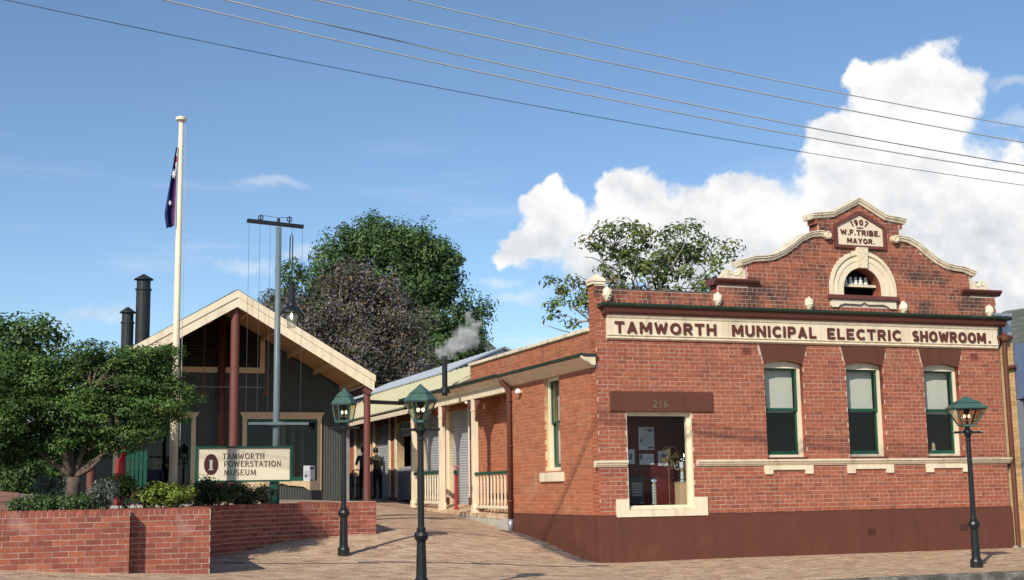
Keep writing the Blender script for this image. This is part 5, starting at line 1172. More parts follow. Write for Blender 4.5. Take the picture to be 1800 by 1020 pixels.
v = MB(); n = 32; vs = [(ex, SY+.018, ez)]+[(ex+rx*math.cos(2*math.pi*k/n), SY+.018, ez+rz_*math.sin(2*math.pi*k/n)) for k in range(n)]+[(ex+rx*math.cos(2*math.pi*k/n), SY+.031, ez+rz_*math.sin(2*math.pi*k/n)) for k in range(n)]
v.add(vs, [(0, 1+(k+1) % n, 1+k) for k in range(n)]+[(1+k, 1+(k+1) % n, 1+n+(k+1) % n, 1+n+k) for k in range(n)]); em = v.build('emblem', mat('emblem_maroon', (.07, .018, .016), .5), pn)
v = MB(); yy = SY+.012
v.box(ex-.025, ex+.025, yy, yy+.012, ez-.09, ez+.07); v.box(ex-.045, ex+.045, yy-.001, yy+.011, ez-.115, ez-.09); v.box(ex-.035, ex+.035, yy-.001, yy+.011, ez+.07, ez+.085); v.build('emblem_tower', mat('emblem_grey', (.45, .45, .44), .6), em)

# ================================================================== VEGETATION
def leaf_mesh(name, C_, N_, S_, T_, aspect=.55):
    """one diamond-shaped leaf (two triangles folded along the rib) per entry"""
    n = len(C_); up = RNG.normal(size=(n, 3)); a = np.cross(N_, up); a /= np.linalg.norm(a, axis=1)[:, None]+1e-9; b_ = np.cross(N_, a)
    fold = N_*(S_*.18)[:, None]
    p0 = C_-a*S_[:, None]*.5; p2 = C_+a*S_[:, None]*.5; p1 = C_+b_*(S_*aspect*.5)[:, None]+fold; p3 = C_-b_*(S_*aspect*.5)[:, None]+fold
    P = np.stack([p0, p1, p2, p3], 1).reshape(-1, 3).astype(np.float32)
    me = bpy.data.meshes.new(name); me.vertices.add(n*4); me.vertices.foreach_set('co', P.ravel())
    idx = np.arange(n)[:, None]*4+np.array([[0, 1, 2, 0, 2, 3]]); me.loops.add(n*6); me.loops.foreach_set('vertex_index', idx.ravel().astype(np.int32))
    me.polygons.add(n*2); me.polygons.foreach_set('loop_start', np.arange(n*2)*3); me.polygons.foreach_set('loop_total', np.full(n*2, 3))
    at = me.attributes.new('tone', 'FLOAT', 'FACE'); at.data.foreach_set('value', np.repeat(np.clip(T_, 0, 1), 2).astype(np.float32)); me.update(); me.validate(); return me
def unit(v): return v/(np.linalg.norm(v, axis=-1, keepdims=True)+1e-9)
def clumps(lobes, n, shell=.55):
    """clump centres spread through a set of ellipsoid lobes (centre, radii), mostly towards the outside"""
    vol = np.array([np.prod(r) for _, r in lobes])**.75; pick = RNG.choice(len(lobes), n, p=vol/vol.sum()); out = np.zeros((n, 3)); nr = np.zeros((n, 3))
    for i, k in enumerate(pick):
        c, r = lobes[k]; d = unit(RNG.normal(size=3)); rr = shell+(1-shell)*RNG.random()**.7
        out[i] = np.array(c)+d*np.array(r)*rr; nr[i] = unit(d/np.array(r))
    return out, nr
def billows(lobes, n, r0, r1, flat=.8):
    """break big lobes up into many rounded sub-crowns sitting on their surface"""
    c, d = clumps(lobes, n, .78); return [(tuple(c[i]), tuple(np.array([1, 1, flat])*(r0+(r1-r0)*RNG.random()))) for i in range(n)]
def foliage(cl, nr, per, spread, size, tone_sd=.16, flat=1.0, up=.5, tone0=.5, clump_sd=.2):
    n = len(cl); N = n*per; ct = tone0+RNG.normal(0, clump_sd, n)
    C_ = np.repeat(cl, per, 0); g_ = RNG.normal(size=(N, 3)); g_ /= np.maximum(1, np.linalg.norm(g_, axis=1)/1.9)[:, None]; off = g_*np.array([1, 1, flat])*spread*np.repeat(.7+.6*RNG.random(n), per)[:, None]; C_ = C_+off
    Nn = unit(off/spread*.55+np.repeat(nr, per, 0)*.5+np.array([0, 0, up*.7])+RNG.normal(size=(N, 3))*.42)
    return C_, Nn, size*(.65+.7*RNG.random(N)), np.clip(np.repeat(ct, per)+RNG.normal(0, tone_sd, N), 0, 1)
def limb(v, a, c, r0, r1, sag=0., wig=.06, n=6, sides=6):
    a = np.array(a, float); c = np.array(c, float); L_ = np.linalg.norm(c-a); pts = []
    w1 = RNG.normal(size=3)*wig*L_
    for k in range(n+1):
        t = k/n; p = a+(c-a)*t+w1*math.sin(math.pi*t)+np.array([0, 0, sag*L_*math.sin(math.pi*t)]); pts.append(p)
    v.tube(pts, [r0+(r1-r0)*k/n for k in range(n+1)], sides); return pts
def tree(name, label, base, fork, lobes, ncl, per, spread, size, leafmat, bark, r0, nl=8, group=None, twigs=.5, shell=.55, fill=None, **kw):
    T = thing(name, tuple(base), label, 'tree', group); rl = np.array(base)
    cl, nr = clumps(lobes, ncl, shell)
    if fill: c2, n2 = clumps(fill, ncl//2, .3); cl = np.r_[cl, c2]; nr = np.r_[nr, n2]; ncl = len(cl)
    v = MB(); base = np.array(base, float); fork = np.array(fork, float)
    limb(v, base-np.array([0, 0, .15]), fork, r0, r0*.72, 0, .03, 6, 10)
    # main limbs to spread targets, then branches to every few clumps
    order = np.argsort(np.arctan2(cl[:, 1]-fork[1], cl[:, 0]-fork[0])+RNG.normal(0, .2, ncl)); tg = cl[order[::max(1, ncl//nl)]][:nl]; mids = []
    for q in tg:
        e = fork+(q-fork)*.62; pts = limb(v, fork, e, r0*.5, r0*.18, .04, .06, 6, 8); mids += pts[2:]
    mids = np.array(mids)
    for i in range(ncl):
        if RNG.random() > twigs: continue
        d = np.linalg.norm(mids-cl[i], axis=1)+.6*np.maximum(0, mids[:, 2]-cl[i][2]); k = int(np.argmin(d)); limb(v, mids[k], cl[i], r0*.11, r0*.025, .03, .08, 4, 5)
    v.build('trunk', bark, T, smooth=True)
    C_, N_, S_, T_ = foliage(cl, nr, per, spread, size, **kw)
    me = leaf_mesh('crown', C_-rl, N_, S_, T_); link('crown', me, MATS[leafmat], T); return T
# big evergreen far behind the workshop
z = 75; P = lambda x, y, z_: tuple(PD(x, y, z_)); px = z/F_PX
lob = [(P(690, 470, z), (3.2, 2.8, 2.2)), (P(610, 480, z), (2.0, 2.0, 1.9)), (P(545, 520, z), (2.0, 2.0, 1.9)), (P(760, 490, z), (2.0, 2.2, 2.0)), (P(790, 560, z), (1.9, 2.2, 2.1)), (P(700, 590, z+2), (4.0, 2.5, 3.0)), (P(800, 640, z), (1.8, 2.2, 2.2)), (P(530, 590, z+2), (2.0, 2.0, 2.6)), (P(640, 430, z), (1.6, 1.8, .8)), (P(720, 430, z), (1.6, 1.8, .7)), (P(775, 470, z), (1.1, 1.4, 1.3)), (P(820, 600, z), (1.0, 1.4, 1.0)), (P(600, 660, z), (3.5, 2, 2.5)), (P(720, 680, z), (3.5, 2, 2.5))]
bt = PD(670, 800, z); bt[2] = 1.3
tree('evergreen_tree', 'large dark green domed tree rising far behind the workshop roof', bt, bt+np.array([0, 0, 4.5]), billows(lob, 110, .75, 1.35), 1300, 66, .28, .20, 'leaf_dark', BARKR, .45, 10, twigs=.12, shell=.66, clump_sd=.16, fill=lob)
z = 60
lob = [(P(610, 560, z), (2.3, 2.0, 1.9)), (P(540, 570, z), (1.6, 1.6, 1.7)), (P(670, 600, z), (1.9, 1.8, 1.9)), (P(640, 500, z), (1.3, 1.4, .9)), (P(720, 640, z), (1.2, 1.4, 1.2)), (P(600, 640, z), (2.6, 2, 1.6)), (P(500, 580, z), (.9, 1, 1.2))]
bj = PD(615, 800, z); bj[2] = 1.3
tree('jacaranda_tree', 'brownish tree with mauve blossom standing before the large evergreen', bj, bj+np.array([0, 0, 3.0]), billows(lob, 70, .5, .9), 620, 60, .26, .14, 'leaf_jacaranda', BARKG, .30, 12, twigs=.35, shell=.5, fill=lob, tone_sd=.30, clump_sd=.10, tone0=.48)
# light airy tree behind the showroom
z = 44
def lobes_px(lst, z): return [(P(x, y, z+dz), (rx*z/F_PX, ry_*z/F_PX*1.0, rz*z/F_PX)) for x, y, rx, ry_, rz, dz in lst]
lob = lobes_px([(1090, 420, 50, 50, 26, 0), (1180, 415, 55, 50, 24, 0), (1250, 440, 40, 45, 30, 0), (1040, 450, 40, 45, 30, 0), (1110, 480, 70, 60, 40, 0), (1210, 490, 60, 60, 40, 0), (1275, 470, 26, 40, 34, 0), (1060, 520, 45, 50, 30, 0), (985, 500, 24, 30, 22, 0), (1000, 545, 36, 40, 26, 0), (975, 540, 14, 25, 18, 0), (1150, 440, 60, 50, 30, 0)], z)
bc = PD(1130, 800, z); bc[2] = 1.2; fk = PD(1125, 640, z)
T = thing('airy_tree', tuple(bc), 'airy open-crowned tree with pale branches behind the showroom parapet', 'tree')
cl, nr = clumps(lob, 125, .74); v = MB(); limb(v, bc-np.array([0, 0, .1]), fk, .22, .17, 0, .03, 6, 10); mids = []
for k in range(15):
    q = cl[int(k*len(cl)/15)]; pts = limb(v, fk, fk+(q-fk)*.72, .085, .028, .05, .10, 7, 7); mids += pts[2:]
    for _ in range(3):
        s_ = pts[RNG.integers(2, 7)]; e = s_+(q-s_)*.6+RNG.normal(size=3)*np.array([.7, .5, .4]); mids += limb(v, s_, e, .03, .012, .03, .1, 5, 5)[1:]
mids = np.array(mids)
for c in cl:
    d = np.linalg.norm(mids-c, axis=1)+.5*np.maximum(0, mids[:, 2]-c[2]); k = int(np.argmin(d)); limb(v, mids[k], c, .022, .008, .04, .12, 5, 5)
v.build('trunk', BARKG, T, smooth=True)
C_, N_, S_, T_ = foliage(cl, nr, 42, .20, .18, flat=.6, up=.9, clump_sd=.2); C_[:, 2] -= ((C_-np.repeat(cl, 42, 0))[:, :2]**2).sum(1)*.55
link('crown', leaf_mesh('crown', C_-bc, N_, S_, T_, .42), MATS['leaf_cedar'], T)
# spreading tree in the bed at the left
z = 22.6
lob = lobes_px([(150, 672, 150, 70, 58, 0), (60, 680, 110, 70, 68, 0), (255, 672, 66, 60, 46, .4), (-60, 680, 120, 80, 80, 0), (200, 720, 110, 60, 40, 0), (80, 740, 110, 60, 45, 0), (310, 690, 36, 35, 34, .5), (290, 735, 40, 35, 22, .3), (165, 632, 80, 60, 24, 0), (235, 632, 40, 45, 20, .2), (330, 700, 16, 20, 12, .4), (230, 770, 60, 40, 18, 0), (110, 795, 60, 40, 18, .6), (-20, 785, 70, 50, 40, 0), (40, 770, 60, 40, 30, 0), (255, 755, 45, 40, 18, .2), (318, 620, 16, 20, 10, .4)], z)
bm = PD(125, 892, z); bm[2] = 1.15
T = thing('maple_tree', tuple(bm), 'spreading multi-stemmed green tree in the garden bed at the left', 'tree')
cl, nr = clumps(billows(lob, 120, .22, .46, .42), 800, .5); c2, n2 = clumps(lob, 520, .35); cl = np.r_[cl, c2]; nr = np.r_[nr, n2]; v = MB(); mids = []
fk = PD(130, 838, z); limb(v, bm-np.array([0, 0, .1]), fk, .13, .11, 0, .05, 5, 10)
for (x, y, dz, r) in ((45, 770, .1, .06), (115, 730, -.2, .065), (145, 720, .2, .06), (200, 745, .0, .055), (250, 735, .2, .045), (90, 700, .3, .05), (160, 690, -.4, .05)):
    e = PD(x, y, z+dz); pts = limb(v, fk, e, r, r*.55, -.08 if x < 60 or x > 190 else .02, .07, 8, 8); mids += pts[3:]
mids = np.array(mids)
for c in cl[::5]:
    d = np.linalg.norm(mids-c, axis=1); k = int(np.argmin(d)); limb(v, mids[k], c, .016, .005, .03, .08, 4, 5)
v.build('trunk', BARK, T, smooth=True)
C_, N_, S_, T_ = foliage(cl, nr, 90, .115, .05, flat=.42, up=1.1, clump_sd=.22)
link('crown', leaf_mesh('crown', C_-bm, N_, S_, T_, .6), MATS['leaf_maple'], T)
# tree further back at the left edge
z = 34
lob = lobes_px([(60, 590, 36, 34, 24, 0), (10, 600, 40, 40, 34, 0), (95, 600, 22, 22, 14, 0), (40, 560, 12, 14, 8, 0), (20, 660, 70, 60, 50, 0), (-40, 640, 60, 60, 60, 0)], z)
bb = PD(-60, 840, z); bb[2] = h1(bb[0], bb[1])
tree('background_tree', 'darker tree top showing above the spreading tree at the left edge', bb, bb+np.array([0, 0, 2.0]), lob, 130, 70, .20, .13, 'leaf_dark', BARKR, .16, 6, twigs=.5, clump_sd=.2)
# shrubs in the bed
def shrub(label, x, y, z, rx, rz, leafmat, ncl, per, size, spread=.06, stems=7):
    """x, y: where its middle shows; z: distance; rx, rz: half width and half height in photo pixels"""
    c = PD(x, y, z); sx, sz_ = rx*z/F_PX, rz*z/F_PX; base = np.array([c[0], c[1], 1.17]); T = thing('shrub', tuple(base), label, 'shrub', 'shrubs in the garden bed')
    zc = max(float(c[2]), base[2]+.1); lob = [((c[0]+RNG.normal()*sx*.4, c[1]+RNG.normal()*sx*.3, zc+RNG.normal()*sz_*.2), (sx*.65, sx*.6, sz_*.75)) for _ in range(5)]+[((c[0], c[1], zc), (sx*.85, sx*.7, sz_*.8))]
    cl, nr = clumps(lob, ncl, .35); cl[:, 2] = np.maximum(cl[:, 2], base[2]+.05); v = MB()
    for q in cl[:stems*3]: limb(v, base+np.array([RNG.normal()*.05, RNG.normal()*.05, -.05]), q, .009, .003, .02, .08, 4, 4)
    v.build('stems', BARK, T)
    C_, N_, S_, T_ = foliage(cl, nr, per, spread, size, up=.6); link('foliage', leaf_mesh('foliage', C_-base, N_, S_, T_), MATS[leafmat], T)
shrub('lime green leafy shrub just above the short set-back wall', 305, 870, 22.6, 40, 20, 'leaf_lime', 70, 26, .065)
shrub('bright yellow green shrub between the flagpole and the spreading tree', 225, 855, 23.5, 32, 18, 'leaf_lime', 60, 26, .06)
shrub('dark green bushy shrub under the left end of the sign board', 370, 872, 25.0, 45, 24, 'leaf_rust', 110, 28, .06)
shrub('dark green bushy shrub beside the sign mast', 425, 872, 26.0, 38, 22, 'leaf_rust', 100, 28, .06)
shrub('rusty tipped shrub between the two yellow green shrubs', 262, 873, 23.2, 30, 16, 'leaf_rust', 70, 26, .055)
shrub('silver leaved shrub at the right of the tree trunk', 185, 872, 22.4, 36, 22, 'leaf_silver', 60, 22, .05)
shrub('tall silver leaved shrub left of the tree trunk', 78, 858, 23.4, 30, 26, 'leaf_silver', 55, 20, .055)
shrub('low dark shrub at the foot of the spreading tree', 70, 888, 22.4, 55, 14, 'leaf_dark', 90, 26, .055)
shrub('dark leafy shrub behind the silver shrub, right of the trunk', 150, 885, 22.2, 40, 12, 'leaf_dark', 70, 24, .05)
# bushes beyond the path
for x, y, z, rx, rz, lm, lab in ((10, 770, 58, 80, 62, 'leaf_dark', 'big dark bush closing the view at the far left'), (120, 775, 60, 90, 60, 'leaf_dark', 'broad dark bush far behind the stems of the spreading tree'), (30, 815, 42, 46, 34, 'leaf_dark', 'low dark bush beyond the path at the left edge'), (70, 800, 48, 40, 40, 'leaf_maple', 'taller green bush beyond the path, behind the tree trunk'), (35, 790, 50, 26, 26, 'leaf_silver', 'greyish feathery bush beyond the path at the left')):
    c = PD(x, y, z); g = h1(c[0], c[1]); sx, sz_ = rx*z/F_PX, rz*z/F_PX; base = np.array([c[0], c[1], g]); T = thing('bush', tuple(base), lab, 'bush', 'bushes beyond the path')
    cl, nr = clumps([((c[0], c[1], g+sz_), (sx, sx*.8, sz_))], 120, .4); v = MB()
    for q in cl[:14]: limb(v, base-np.array([0, 0, .05]), q, .02, .008, 0, .08, 4, 4)
    v.build('stems', BARK, T); C_, N_, S_, T_ = foliage(cl, nr, 40, .14, .12); link('foliage', leaf_mesh('foliage', C_-base, N_, S_, T_), MATS[lm], T)
# brick coloured path sheet at the far left
struct(grid_sheet('path', np.linspace(-22, -11.2, 24), np.linspace(3.5, 24, 30), mat('red_path', (.30, .14, .09), .9, .2, 3, bump=.2, stain=((.14, .09, .07), 1.2, .52, .6)), .012))

# ================================================================== NEIGHBOUR ON THE RIGHT
NB_ = thing('neighbour_shop', (12.5, 3, 0), 'blue grey shopfront with a tan brick pier next to the showroom', 'building')
xL, xR = 10.42, float(PY(1781, 800, -.02)[0]); xR = max(xR, xL+.26)
zT = float(PY(1775, 597, 0)[2])
v = MB(); v.box(xL, xR, 0.0, 6, -.2, zT); pier = v.build('pier', MORTAR_Y, NB_)
lay(pier, lambda u, o: (u, -o, 0.), lambda z: [(xL, xR)], .06, zT, 'brick_tan', limit=120, header_every=0)
lay(pier, lambda u, o: (xL-o, -u, -math.pi/2), lambda z: [(-3, 0)], 4.2, zT, 'brick_tan', limit=0, header_every=0)
v = MB(); v.box(xL-.15, xR+.15, -.08, .05, -.2, .05); v.build('pier_base', CONC, NB_)
v = MB(); v.box(xR-.24, xR+.02, .02, .4, zT, float(PY(1770, 556, 0)[2])); v.box(xR-.65, xR+.04, -.02, .5, float(PY(1770, 556, 0)[2]), float(PY(1770, 551, 0)[2])); v.build('parapet_end', STEEL, NB_)
zA_, zB_ = float(PY(1795, 700, -.3)[2]), float(PY(1795, 604, -.1)[2])
v = MB(); v.box(xR+.01, 24, -.05, 8, -.2, zA_-.02); v.build('shop_wall', BLUEG, NB_)
v = MB(); v.box(xR+.02, 24, -.12, 8, zA_, zB_); cl_ = v.build('upper_cladding', BLUEW, NB_)
for k in range(20): v = MB(); v.box(xR+.10+k*.32, xR+.13+k*.32, -.14, -.121, zA_+.05, zB_-.02); v.build('cladding_rib', BLUEW, cl_)
v = MB(); v.box(xR+.08, 24, -2.6, -.13, zA_-.12, zA_+.02); v.build('awning', BLACKP, NB_)

# ================================================================== OVERHEAD CABLES
wires = {'thin dark overhead cable, lowest of the five, crossing the whole sky': ([(0, -2), (600, 122), (1200, 232), (1799, 326)], .0055, WIRED, -5.3),
         'pale overhead cable, second lowest of the five': ([(290, 0), (900, 140), (1400, 237), (1799, 305)], .0105, WIRE, -5.6),
         'pale overhead cable, middle one of the five': ([(395, 0), (900, 117), (1400, 220), (1799, 291)], .0105, WIRE, -5.9),
         'pale overhead cable, second highest of the five': ([(560, 0), (900, 76), (1400, 175), (1799, 251)], .0105, WIRE, -6.2),
         'pale overhead cable, highest of the five': ([(715, 0), (1000, 62), (1400, 150), (1799, 223)], .0095, WIRE, -6.5)}
for lab, (pts, r, m_, Y) in wires.items():
    q = np.array([xz(x, y, Y) for x, y in pts]); co = np.polyfit(q[:, 0], q[:, 1], 2); X = np.linspace(q[0, 0]-14, q[-1, 0]+22, 48)
    v = MB(); v.tube([(x, Y, float(np.polyval(co, x))) for x in X], r, 6); tag(v.build('overhead_cable', m_, smooth=True), lab, 'cable', 'overhead cables')

# ================================================================== PEOPLE
def person(loc, rz, label, shirt, joints, hair, seated=False):
    """continuous skinned body; joints: name -> ((x,y,z), radius, parent)"""
    T = thing('person', loc, label, 'person', None, rz); names = list(joints); idx = {n: i for i, n in enumerate(names)}
    me = bpy.data.meshes.new('body'); me.from_pydata([joints[n][0] for n in names], [(idx[n], idx[joints[n][2]]) for n in names if joints[n][2]], [])
    ob = bpy.data.objects.new('body_tmp', me); COL.objects.link(ob); sk = ob.modifiers.new('skin', 'SKIN'); sk.use_smooth_shade = True
    for n in names:
        r = joints[n][1]; r = r if hasattr(r, '__len__') else (r, r); sv = me.skin_vertices[0].data[idx[n]]; sv.radius = r; sv.use_root = (n == 'pelvis')
    ss = ob.modifiers.new('sub', 'SUBSURF'); ss.levels = 2; ss.render_levels = 2
    dg = bpy.context.evaluated_depsgraph_get(); m2 = bpy.data.meshes.new_from_object(ob.evaluated_get(dg)); bpy.data.objects.remove(ob)
    pos = {n: np.array(joints[n][0]) for n in names}
    def zone(n):
        if n.startswith(('hip', 'knee', 'ankle', 'pelvis')): return 1
        if n.startswith('toe') or n.startswith('heel'): return 3
        if n.startswith(('neck', 'head', 'hand', 'f_', 'wrist', 'crown', 'face', 'nose', 'ear')): return 2
        return 0
    A = np.array([pos[n] for n in names]); Z = [zone(n) for n in names]; mi = []
    for p in m2.polygons:
        c = np.array(p.center); mi.append(Z[int(np.argmin(((A-c)**2).sum(1)))])
    m2.materials.clear()
    for m_ in (shirt, TROUSER, SKIN, BLACKP): m2.materials.append(m_)
    m2.polygons.foreach_set('material_index', mi); m2.polygons.foreach_set('use_smooth', [True]*len(mi)); m2.update(); m2.name = 'body'
    o = bpy.data.objects.new('body', m2); COL.objects.link(o); o.parent = T
    # hair: a cap over the skull
    c = pos['crown']*.62+pos['head']*.38; fwd = pos['face']-pos['head']; v = MB(); v.lathe([(.001, -.115), (.06, -.11), (.088, -.06), (.10, 0), (.095, .05), (.07, .085), (.03, .105), (.001, .108)], 14, (c[0]-fwd[0]*.35, c[1]-fwd[1]*.35, c[2]+.005)); h = v.build('hair', hair, None, smooth=True); h.parent = T
    return T
def stand_joints(lean, armfwd):
    """facing +Y; lean forward from the hips"""
    J = {}; s, c = math.sin(lean), math.cos(lean)
    def up(z, y=0., x=0.): return (x, (z-.93)*s+y*c, .93+(z-.93)*c-y*s)
    J['pelvis'] = ((0, 0, .93), (.155, .11), None); J['waist'] = (up(1.10), (.145, .105), 'pelvis'); J['chest'] = (up(1.30), (.17, .12), 'waist'); J['collar'] = (up(1.47), (.075, .07), 'chest')
    J['neck'] = (up(1.53, .02), .055, 'collar'); hd = lambda z, y: up(z, y)
    J['head'] = (hd(1.62, .03), (.078, .09), 'neck'); J['crown'] = (hd(1.72, .03), (.07, .085), 'head'); J['face'] = (hd(1.60, .10), (.045, .04), 'head'); J['nose'] = (hd(1.61, .14), .014, 'face')
    for q, sx in (('l', -1), ('r', 1)):
        J['ear_'+q] = (up(1.63, .02, sx*.085), .014, 'head')
        J['sh_'+q] = (up(1.43, 0, sx*.175), .068, 'chest'); e = armfwd[q]; sh = np.array(J['sh_'+q][0])
        el = sh+np.array(e[0]); wr = el+np.array(e[1]); J['elbow_'+q] = (tuple(el), .045, 'sh_'+q); J['wrist_'+q] = (tuple(wr), .029, 'elbow_'+q)
        d = unit(wr-el); side = unit(np.cross(d, (0, 0, 1))+1e-6)
        pm = wr+d*.07; J['hand_'+q] = (tuple(pm), (.036, .018), 'wrist_'+q)
        for k, (o, ln) in enumerate(((-.030, .062), (-.010, .075), (.010, .072), (.030, .056))):
            a = pm+d*.03+side*o; J[f'f_{q}{k}a'] = (tuple(a), .010, 'hand_'+q); J[f'f_{q}{k}b'] = (tuple(a+d*ln*.55+np.array([0, 0, -.01])), .009, f'f_{q}{k}a'); J[f'f_{q}{k}c'] = (tuple(a+d*ln*.9+np.array([0, 0, -.03])), .008, f'f_{q}{k}b')
        t = wr+d*.03+side*(-sx)*.035; J[f'f_{q}t'] = (tuple(t), .011, 'wrist_'+q); J[f'f_{q}t2'] = (tuple(t+d*.045+side*(-sx)*.012), .009, f'f_{q}t')
        J['hip_'+q] = ((sx*.095, 0, .88), .095, 'pelvis'); J['knee_'+q] = ((sx*.11, .02, .49), .062, 'hip_'+q); J['ankle_'+q] = ((sx*.115, -.02, .09), .044, 'knee_'+q); J['toe_'+q] = ((sx*.13, .14, .04), (.045, .032), 'ankle_'+q); J['heel_'+q] = ((sx*.115, -.06, .045), .038, 'ankle_'+q)
    return J
g1 = PD(640, 878, 44.0); g2 = PD(664, 877, 45.4)
person((float(g1[0]), float(g1[1]), h1(g1[0], g1[1])+.012), rad(-8), 'person in a navy shirt and dark trousers bending forward behind the maroon post', SHIRT_B, stand_joints(rad(14), {'l': ((-.07, .08, -.25), (.02, .22, .0)), 'r': ((.10, .08, -.25), (-.05, .20, .0))}), HAIR)
person((float(g2[0]), float(g2[1]), h1(g2[0], g2[1])+.012), rad(12), 'person in an olive shirt and dark jeans leaning in, right of the maroon post', SHIRT_O, stand_joints(rad(12), {'l': ((-.08, .10, -.24), (-.03, .20, .02)), 'r': ((.06, .06, -.27), (-.06, .22, -.03))}), HAIR)
def sit_joints():
    J = stand_joints(rad(8), {'l': ((-.05, .05, -.27), (.03, .22, -.02)), 'r': ((.05, .05, -.27), (-.03, .22, -.02))}); D = {}
    for n, (p, r, par) in J.items():
        x, y, z = p; 
        if n.startswith('knee'): p = (x*1.2, .42, .48)
        elif n.startswith('ankle'): p = (x*1.2, .44, .09)
        elif n.startswith('toe'): p = (x*1.2, .58, .04)
        elif n.startswith('heel'): p = (x*1.2, .39, .045)
        elif n.startswith('hip'): p = (x, .04, .50)
        else: p = (x, y, z-.41)
        D[n] = (p, r, par)
    return D
# ================================================================== FORECOURT FURNITURE AND DISPLAY ITEMS
def chair(loc, rz, label, group):
    T = thing('chair', loc, label, 'chair', group, rz); v = MB(); v.lathe([(.19, .44), (.20, .45), (.20, .47), (.18, .48)], 16); v.build('seat', BLACKP, T)
    for sx in (-1, 1):
        for sy in (-1, 1): v = MB(); v.tube([(sx*.14, sy*.14, .45), (sx*.19, sy*.19, 0)], .012, 8); v.build('leg', BLACKP, T)
    v = MB(); v.tube([(-.18, -.15, .45), (-.20, -.19, .75), (-.14, -.21, .93), (0, -.22, .98), (.14, -.21, .93), (.20, -.19, .75), (.18, -.15, .45)], .013, 8); v.tube([(-.10, -.17, .46), (-.11, -.205, .78), (0, -.215, .86), (.11, -.205, .78), (.10, -.17, .46)], .009, 6); v.build('backrest', BLACKP, T, smooth=True)
    return T
for (x, y, z, r_, lab) in ((623, 876, 42.5, 2.6, 'black bentwood-style metal chair left of the two people'), (632, 877, 43.6, 3.4, 'black metal chair half hidden behind the navy shirted person')):
    c = PD(x, y, z); chair((float(c[0]), float(c[1]), h1(c[0], c[1])+.008), r_, lab, 'black metal chairs')
c = PD(628, 876, 44.6); gz0 = h1(c[0], c[1])+.008
T = thing('table', (float(c[0]), float(c[1]), gz0), 'round black outdoor table the two people bend over', 'table'); v = MB(); v.lathe([(.34, .715), (.35, .72), (.35, .74), (.34, .745)], 20); v.build('tabletop', BLACKP, T); v = MB(); v.tube([(0, 0, .71), (0, 0, .06)], .03, 10); v.build('stem', BLACKP, T)
v = MB(); v.lathe([(.22, 0), (.22, .02), (.05, .06)], 16); v.build('base', BLACKP, T)
# two people sitting in the shade before the left window, green bench end and red pillar
sy_ = MWY+1.4
bx0 = float(PY(262, 830, sy_)[0]); bx1 = float(PY(330, 830, sy_)[0])
T = thing('bench', ((bx0+bx1)/2, sy_, MZ), 'dark bench inside the left window of the museum hall', 'bench'); rlx = (bx0+bx1)/2
v = MB(); v.box(-.85, .85, -.2, .2, .40, .45); v.build('seat', mat('bench_wood', (.07, .05, .035), .8), T)
for q in (-.7, .7): v = MB(); v.box(q-.04, q+.04, -.18, .18, 0, .398); v.build('leg', BLACKP, T)
for q, lab, sh in ((-.38, 'person in a pale blue shirt sitting inside the museum window, nearer the green slatted screen', SHIRT_G), (.40, 'person in a grey blue shirt sitting inside the museum window, behind the flagpole', mat('shirt_grey_blue', (.075, .10, .15), .9, .15, 9))):
    person((rlx+q, sy_+.02, MZ+.0), rad(180), lab, sh, sit_joints(), HAIRG)
sc = PY(240, 842, 11.6); T = thing('slatted_screen', (float(sc[0]), 11.6, 1.19), 'green slatted timber screen beside the red pillar', 'screen'); z1 = float(PY(240, 792, 11.6)[2])-1.19
for k in range(5): v = MB(); v.box(-.27+k*.11, -.27+k*.11+.085, -.02, .0, .12, z1-.02-.0); v.build('slat', GREEN, T)
for q in (.2, z1-.22): v = MB(); v.box(-.29, .29, .0, .03, q, q+.07); v.build('rail', GREEN, T)
for q in (-.24, .24): v = MB(); v.box(q-.035, q+.035, .03, .10, 0, z1); v.build('leg', GREEN, T)
rp = PY(217, 842, 12.2); T = thing('red_pillar', (float(rp[0]), 12.2, MZ), 'red round-shouldered pillar standing at the museum entrance', 'pillar'); zt_ = float(PY(217, 783, 12.2)[2])-MZ
v = MB(); v.lathe([(.20, 0), (.22, .02), (.22, .10), (.20, .14), (.20, zt_*.60), (.205, zt_*.68), (.18, zt_*.75), (.10, zt_*.80), (.075, zt_*.84)], 18); v.build('body', REDP, T, smooth=True)
v = MB(); v.lathe([(.075, zt_*.835), (.085, zt_*.88), (.07, zt_*.96), (.02, zt_)], 14); v.build('knob', REDP, T, smooth=True)
c = PY(543, 833, MWY-.02); v = MB(); w_ = .17; v.box(c[0]-w_, c[0]+w_, MWY-.045, MWY-.042, c[2]-.24, c[2]+.24); pp = v.build('poster', PAPER); tag(pp, 'white poster in the lower right corner of the museum window', 'poster')
v = MB(); v.box(c[0]+.02, c[0]+.14, MWY-.0475, MWY-.0455, c[2]+.12, c[2]+.2); v.box(c[0]-.13, c[0]-.06, MWY-.0475, MWY-.0455, c[2]-.10, c[2]-.02); v.box(c[0]+.03, c[0]+.13, MWY-.0475, MWY-.0455, c[2]-.21, c[2]-.17)
for k in range(9): v.box(c[0]-.13, c[0]+.0+.1*(k % 2), MWY-.0470, MWY-.0455, c[2]+.085-k*.024*1.0-.0, c[2]+.09-k*.024)
v.build('print', INK, pp)
